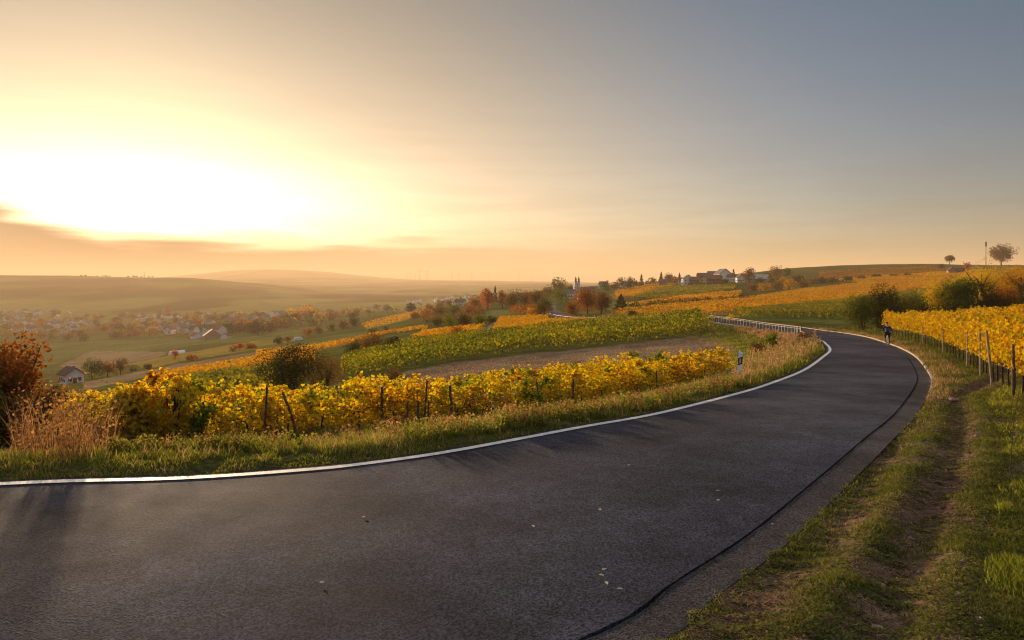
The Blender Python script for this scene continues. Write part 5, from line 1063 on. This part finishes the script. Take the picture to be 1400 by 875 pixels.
for i, (px, s, Y) in enumerate([(556,.75,9300),(560.5,.8,9500),(567.5,.75,9300),(574,1.1,8000),(584,.95,8600),(618,.95,8600),(626.6,.8,9500),(645,.85,9300),(669,.8,9300),(709,.85,9000),(727,.75,9500)]):
    p = onto(px, Y); r = empty('wind_turbine', p, .3, s); tag(r, ('tallest wind turbine' if i == 3 else 'hazy wind turbine') + f' on the far plateau, {ORD[i]} from the left', 'wind turbine', 'wind turbines on the horizon'); obj('tower', TM[0], r); obj('nacelle', TM[1], r)
    h = obj('hub', MB().tube([(0, -6, 120), (0, -3.5, 120)], 2.0, 8).mesh('hub', M_TURB), r)
    for k in range(3): b = obj('blade', TM[2], h, (0, -4.8, 120)); b.rotation_euler = (0, i * .7 + k * 2 * math.pi / 3, 0)
def mast(px, base, top, label, name='radio_mast', r_=.5, Y=None):
    p = ground(px, base, 400); h = (base - top) * p.y / FPX; r = empty(name, p); tag(r, label, name.replace('_', ' '))
    MB().tube([(0, 0, -1), (0, 0, h)], [r_, r_ * .6], 8).build('shaft', M_STAKE, r)
    if name == 'utility_pole': MB().box((0, 0, h - 1.0), (1.6, 1.0, 6)).build('antenna', M_STAKE, r)
    else:
        for z in (.5, .75): MB().box((0, 0, h * z), (r_ * 6, .4, .4)).build('crossbar', M_STAKE, r)
mast(1348, 363, 333, 'tall dark pole with an antenna head on the right skyline', 'utility_pole', .45)
mast(197, 377.5, 369, 'thin radio mast on the opposite ridge', 'radio_mast', 2.0)
# ------------------------------------------------------------------ small things on the verge and the road
def rock(p, size, label, seed, name='stone', group=None, flat=.6):
    g = random.Random(seed); bm = bmesh.new(); bmesh.ops.create_icosphere(bm, subdivisions=2, radius=1)
    for v in bm.verts:
        n = v.co.normalized(); k = .8 + .18 * math.sin(n.x * 4 + seed) + .15 * math.cos(n.y * 5 + seed * 2) + g.uniform(-.07, .07); v.co = Vector((n.x * k * size[0] / 2, n.y * k * size[1] / 2, n.z * k * size[2] / 2))
    me = bpy.data.meshes.new(name); bm.to_mesh(me); bm.free(); me.materials.append(M_STONE); o = obj(name, me, None, p); o.rotation_euler = (0, 0, g.uniform(0, 3)); return tag(o, label, 'stone', group)
for i, (px, py, s, h, lab) in enumerate([(1303,549,.30,.22,'pale orange stone lying left of the rut, furthest up the verge'),(1205,802,.13,.05,'flat tan stone in the middle of the foreground verge'),(1198,862,.16,.05,'flat tan stone at the bottom edge of the verge'),(1340,850,.10,.07,'grey stone at the lower right of the verge'),(1056,719,.07,.05,'small pale stone lying in the gutter'),(1309,815,.08,.05,'small tan stone right of the flat one'),(1245,741,.10,.04,'flat stone beside the tyre tracks'),(1335,598,.14,.07,'pale stone on the bare patch right of the rut'),(1372,582,.13,.07,'stone on the bare patch near the vines'),(1315,770,.08,.05,'small brown stone right of the tyre tracks'),(1388,600,.12,.07,'stone near the vine trunks at the right'),(1285,797,.07,.05,'small stone left of the brown one')]):
    p = ground(px, py, 4.6); rock((p.x, p.y, p.z + h * .2), (s, s * .8, h), lab, i)
M_FALLEN = mat_simple('fallen_leaf', (.42, .34, .24), .8, noise=.2)
for i, (px, py) in enumerate([(820,698),(982,672),(982,685),(822,788),(826,780),(829,799),(848,807),(497,708),(440,798),(860,637),(729,721)]):
    Y = FPX * (EYE - .03) / (py - HY); X = (px - 700) / FPX * Y; a = i * 1.3; V = [(0, -.035, .002), (-.022, -.01, .012), (-.018, .02, .008), (0, .04, .002), (.018, .02, .012), (.022, -.01, .008)]
    me = MB().add(V, [(0, 3, 2, 1), (0, 5, 4, 3)]).mesh('fallen_leaf', M_FALLEN); o = obj('fallen_leaf', me, None, (X, Y, .042)); o.rotation_euler = (0, 0, a)
    tag(o, ['pale fallen leaf in the middle of the road', 'upper pale leaf of two near the gutter', 'lower pale leaf of two near the gutter', 'left leaf of the cluster low on the road', 'top leaf of the cluster low on the road', 'lowest leaf of the cluster on the road', 'leaf just right of the cluster on the road', 'fallen leaf on the left half of the road', 'fallen leaf in the lower left of the road', 'small fallen leaf below the white line', 'pale leaf left of the middle of the road'][i], 'fallen leaf', 'fallen leaves on the road')
def wiry_weed():
    g = ground(1378, 678, 8); r = empty('wiry_weed', g); tag(r, 'tall thin dried weed stem standing on the verge at the right', 'weed'); mb = MB(); mb.tube([(0, 0, -.02), (.05, 0, .6), (.10, .02, 1.1), (.2, .02, 1.65)], [.007, .006, .005, .003], 5)
    for z, a in ((.7, 1), (.9, -1), (1.15, 1), (1.35, -1)): mb.tube([(.08, 0, z), (.08 + a * .06, .03, z + .12)], [.003, .002], 4)
    mb.build('stem', M_VINEWOOD, r); P = np.array([(.08 + rng.uniform(-.07, .1), rng.uniform(-.05, .05), z) for z in rng.uniform(.6, 1.6, 26)]); obj('foliage', leaf_mesh('weed_leaves', leaves(P, .028), ML['stalk']), r)
wiry_weed()
def umbels():
    x, y = ray_row(ROWL, 655, -1.1); P = []
    for k in range(26):
        q = np.array((x + rng.normal(0, .6), y + rng.normal(0, .35), 0)); q[2] = tz(q[0], q[1]) + rng.uniform(.35, .95); P.append(q + rng.normal(0, .035, (12, 3)) * (1, 1, .3))
    r = empty('white_wildflowers', (x, y, tz(x, y))); tag(r, 'patch of white flowering wild plants at the vine feet', 'wildflowers')
    P = np.concatenate(P) - np.array((x, y, tz(x, y))); obj('blossom', leaf_mesh('blossom', leaves(P, .022, kind='quad'), ML['white']), r)
    mb = MB()
    for q in P[::12]: mb.tube([(q[0] * .9, q[1] * .9, 0), tuple(q)], [.004, .003], 3)
    mb.build('stems', M_VINEWOOD, r)['kind'] = 'stuff'
umbels()
# ------------------------------------------------------------------ the cyclist
def skin(name, verts, edges, mat, sub=2):
    me = bpy.data.meshes.new(name); me.from_pydata([v[:3] for v in verts], edges, []); o = bpy.data.objects.new(name, me); C.objects.link(o)
    m = o.modifiers.new('skin', 'SKIN'); m.use_smooth_shade = True; s = o.modifiers.new('sub', 'SUBSURF'); s.levels = sub; s.render_levels = sub
    for v, d in zip(verts, me.skin_vertices[0].data): d.radius = (v[3], v[4] if len(v) > 4 else v[3])
    me.skin_vertices[0].data[0].use_root = True
    dg = bpy.context.evaluated_depsgraph_get(); dg.update(); res = bpy.data.meshes.new_from_object(o.evaluated_get(dg)); bpy.data.objects.remove(o); res.materials.clear(); res.materials.append(mat); res.name = name
    return res
def cyclist():
    Y = 52.3; X = (1213 - 700) / FPX * Y; z = float(zr(Y)) + .02; rz = -math.atan2(.36, .93)
    SKIN = mat_simple('skin', (.42, .24, .17), .6, noise=.05); NAVY = mat_simple('navy_jacket', (.016, .022, .05), .85, noise=.2, nscale=9); BLUE = mat_simple('blue_jacket_back', (.014, .04, .17), .8, noise=.15, nscale=9); TR = mat_simple('dark_trousers', (.014, .014, .018), .9, noise=.2); HAIR = mat_simple('dark_hair', (.02, .014, .01), .8); SHOE = mat_simple('shoe', (.05, .045, .04), .7); RUB = mat_simple('tyre_rubber', (.03, .03, .03), .8); FR = mat_simple('bicycle_paint', (.05, .05, .06), .35, .3); MUD = mat_simple('pale_mudguard', (.20, .17, .14), .5)
    b = empty('bicycle', (X, Y, z), rz); tag(b, 'dark bicycle ridden along the kerb in the road bend', 'bicycle')
    for y in (-.52, .52):
        w = MB().torus((0, y, .345), .325, .022).build('wheel', RUB, b, True); MB().torus((0, y, .345), .30, .010).build('rim', M_STEEL, w)
        sp = MB()
        for k in range(14): a = 2 * math.pi * k / 14; sp.tube([(0, y, .345), (0, y + .3 * math.cos(a), .345 + .3 * math.sin(a))], .0022, 3)
        sp.build('spokes', M_STEEL, w)
    BB = (0, -.06, .29); ST = (0, -.20, .84); HT = (0, .36, .88); HB = (0, .40, .72)
    f = MB()
    for p, q, r in ((BB, ST, .017), (BB, HB, .019), (ST, HT, .016), (HT, HB, .02), (BB, (.0, -.52, .345), .011), (ST, (0, -.52, .345), .010)): f.tube([p, q], r, 8)
    f.build('frame', FR, b); MB().tube([HB, (0, .47, .5), (0, .52, .345)], .015, 8).build('fork', FR, b)
    MB().tube([ST, (0, -.225, .95)], .013, 8).build('seat_post', M_STEEL, b); MB().add([(-.08,-.36,.955),(.08,-.36,.955),(.025,-.10,.965),(-.025,-.10,.965),(-.075,-.36,1.0),(.075,-.36,1.0),(.02,-.10,.985),(-.02,-.10,.985)], [(3,2,1,0),(4,5,6,7),(0,1,5,4),(1,2,6,5),(2,3,7,6),(3,0,4,7)]).build('saddle', M_BLACK, b)
    MB().tube([HT, (0, .38, .98), (0, .44, 1.0)], .013, 8).tube([(-.29, .36, 1.02), (-.15, .43, 1.01), (0, .44, 1.0), (.15, .43, 1.01), (.29, .36, 1.02)], .012, 8).build('handlebar', M_STEEL, b)
    MB().tube([(-.10, -.06, .29), (.10, -.06, .29)], .012, 8).tube([(.09, -.06, .29), (.09, .02, .13)], .009, 6).tube([(-.09, -.06, .29), (-.09, -.14, .45)], .009, 6).torus((.05, -.06, .29), .09, .006).build('crank', M_STEEL, b)
    for x, y, zz in ((.14, .02, .13), (-.14, -.14, .45)): MB().box((x, y, zz), (.09, .07, .02)).build('pedal', M_BLACK, b)
    mg = MB(); n = 12
    for k in range(n):
        a0 = R_(20 + 150 * k / n) + R_(10); a1 = R_(20 + 150 * (k + 1) / n) + R_(10)
        mg.add([(s * .026, -.52 + .37 * math.cos(a), .345 + .37 * math.sin(a)) for a in (a0, a1) for s in (-1, 1)], [(0, 1, 3, 2)])
    mg.build('mudguard', MUD, b); MB().box((0, -.885, .52), (.05, .03, .07)).build('rear_light', mat_simple('rear_reflector', (.35, .02, .01), .3), b)
    MB().box((0, -.5, .80), (.14, .36, .02)).tube([(-.06, -.52, .345), (-.06, -.5, .79)], .006, 5).tube([(.06, -.52, .345), (.06, -.5, .79)], .006, 5).build('luggage_rack', M_STEEL, b)
    p = empty('person', (X, Y, z), rz); tag(p, 'person riding a bicycle away, dark clothes and bright blue jacket back', 'person')
    body = [(0,-.22,1.02,.13,.12),(0,-.16,1.18,.12,.10),(0,-.06,1.36,.14,.11),(0,.03,1.50,.11,.09),(0,.08,1.57,.055),(0,.11,1.63,.055),(0,.115,1.70,.085,.095),(0,.115,1.79,.075,.085),
            (-.17,.03,1.50,.06),(-.27,.12,1.28,.045),(-.27,.33,1.08,.033),(-.27,.39,1.045,.032),(.17,.03,1.50,.06),(.27,.12,1.28,.045),(.27,.33,1.08,.033),(.27,.39,1.045,.032),
            (-.10,-.16,.98,.09),(-.13,.16,.86,.065),(-.13,-.10,.52,.042),(-.13,-.06,.47,.04),(-.13,.06,.455,.032),(.10,-.18,.96,.09),(.13,.12,.62,.065),(.13,-.02,.22,.042),(.13,.0,.17,.04),(.13,.13,.145,.032)]
    E = [(0,1),(1,2),(2,3),(3,4),(4,5),(5,6),(6,7),(3,8),(8,9),(9,10),(10,11),(3,12),(12,13),(13,14),(14,15),(0,16),(16,17),(17,18),(18,19),(19,20),(0,21),(21,22),(22,23),(23,24),(24,25)]
    obj('body', skin('body', body, E, SKIN), p)
    jb = [(0,-.22,1.0,.155,.14),(0,-.16,1.18,.15,.125),(0,-.06,1.36,.165,.13),(0,.03,1.50,.125,.105),(0,.07,1.56,.07),(-.18,.03,1.49,.075),(-.28,.12,1.27,.058),(-.27,.31,1.10,.044),(.18,.03,1.49,.075),(.28,.12,1.27,.058),(.27,.31,1.10,.044)]
    obj('jacket', skin('jacket', jb, [(0,1),(1,2),(2,3),(3,4),(3,5),(5,6),(6,7),(3,8),(8,9),(9,10)], NAVY), p)
    obj('jacket_back', skin('jacket_back', [(0,-.27,1.12,.13,.07),(0,-.20,1.26,.145,.08),(0,-.11,1.40,.13,.08)], [(0,1),(1,2)], BLUE), p)
    obj('trousers', skin('trousers', [(0,-.22,1.0,.15,.14),(-.11,-.16,.97,.10),(-.13,.16,.86,.08),(-.13,-.09,.54,.056),(.11,-.18,.95,.10),(.13,.12,.62,.08),(.13,-.01,.24,.056)], [(0,1),(1,2),(2,3),(0,4),(4,5),(5,6)], TR), p)
    for a in ([(-.13,-.10,.475,.045),(-.13,.0,.46,.045),(-.13,.10,.45,.035)], [(.13,-.03,.175,.045),(.13,.06,.155,.045),(.13,.16,.14,.035)]): obj('shoe', skin('shoe', a, [(0,1),(1,2)], SHOE), p)
    obj('hair', skin('hair', [(0,.085,1.70,.095,.10),(0,.095,1.79,.093,.10),(0,.11,1.83,.06)], [(0,1),(1,2)], HAIR), p)
    for s in (-1, 1):
        for k in range(4): obj('finger', skin('finger', [(s * (.245 + .018 * k), .385, 1.055, .010), (s * (.245 + .018 * k), .42, 1.045, .009), (s * (.245 + .018 * k), .41, 1.01, .008)], [(0,1),(1,2)], SKIN, 1), p)
        obj('thumb', skin('thumb', [(s * .24, .37, 1.045, .011), (s * .235, .40, 1.0, .009)], [(0,1)], SKIN, 1), p)
cyclist()
# ------------------------------------------------------------------ haze
def make_haze():
    V = MB().box((0, 6000, 160), (34000, 21000, 1)); V = None
    zlo, zhi = -135.0, 300.0
    mb = MB().box((0, 6500, (zlo + zhi) / 2), (36000, 22000, zhi - zlo))
    m = bpy.data.materials.new('haze_air'); m.use_nodes = True; nt = m.node_tree; nt.nodes.clear()
    out = nt.nodes.new('ShaderNodeOutputMaterial'); v = nt.nodes.new('ShaderNodeVolumePrincipled')
    v.inputs['Color'].default_value = (1.0, 0.76, 0.50, 1); v.inputs['Density'].default_value = HAZE; v.inputs['Anisotropy'].default_value = 0.16
    nt.links.new(v.outputs[0], out.inputs['Volume'])
    o = mb.build('haze', m); tag(o, 'warm evening haze filling the valley air', None, None, 'stuff')
HAZE = 0.000145
make_haze()
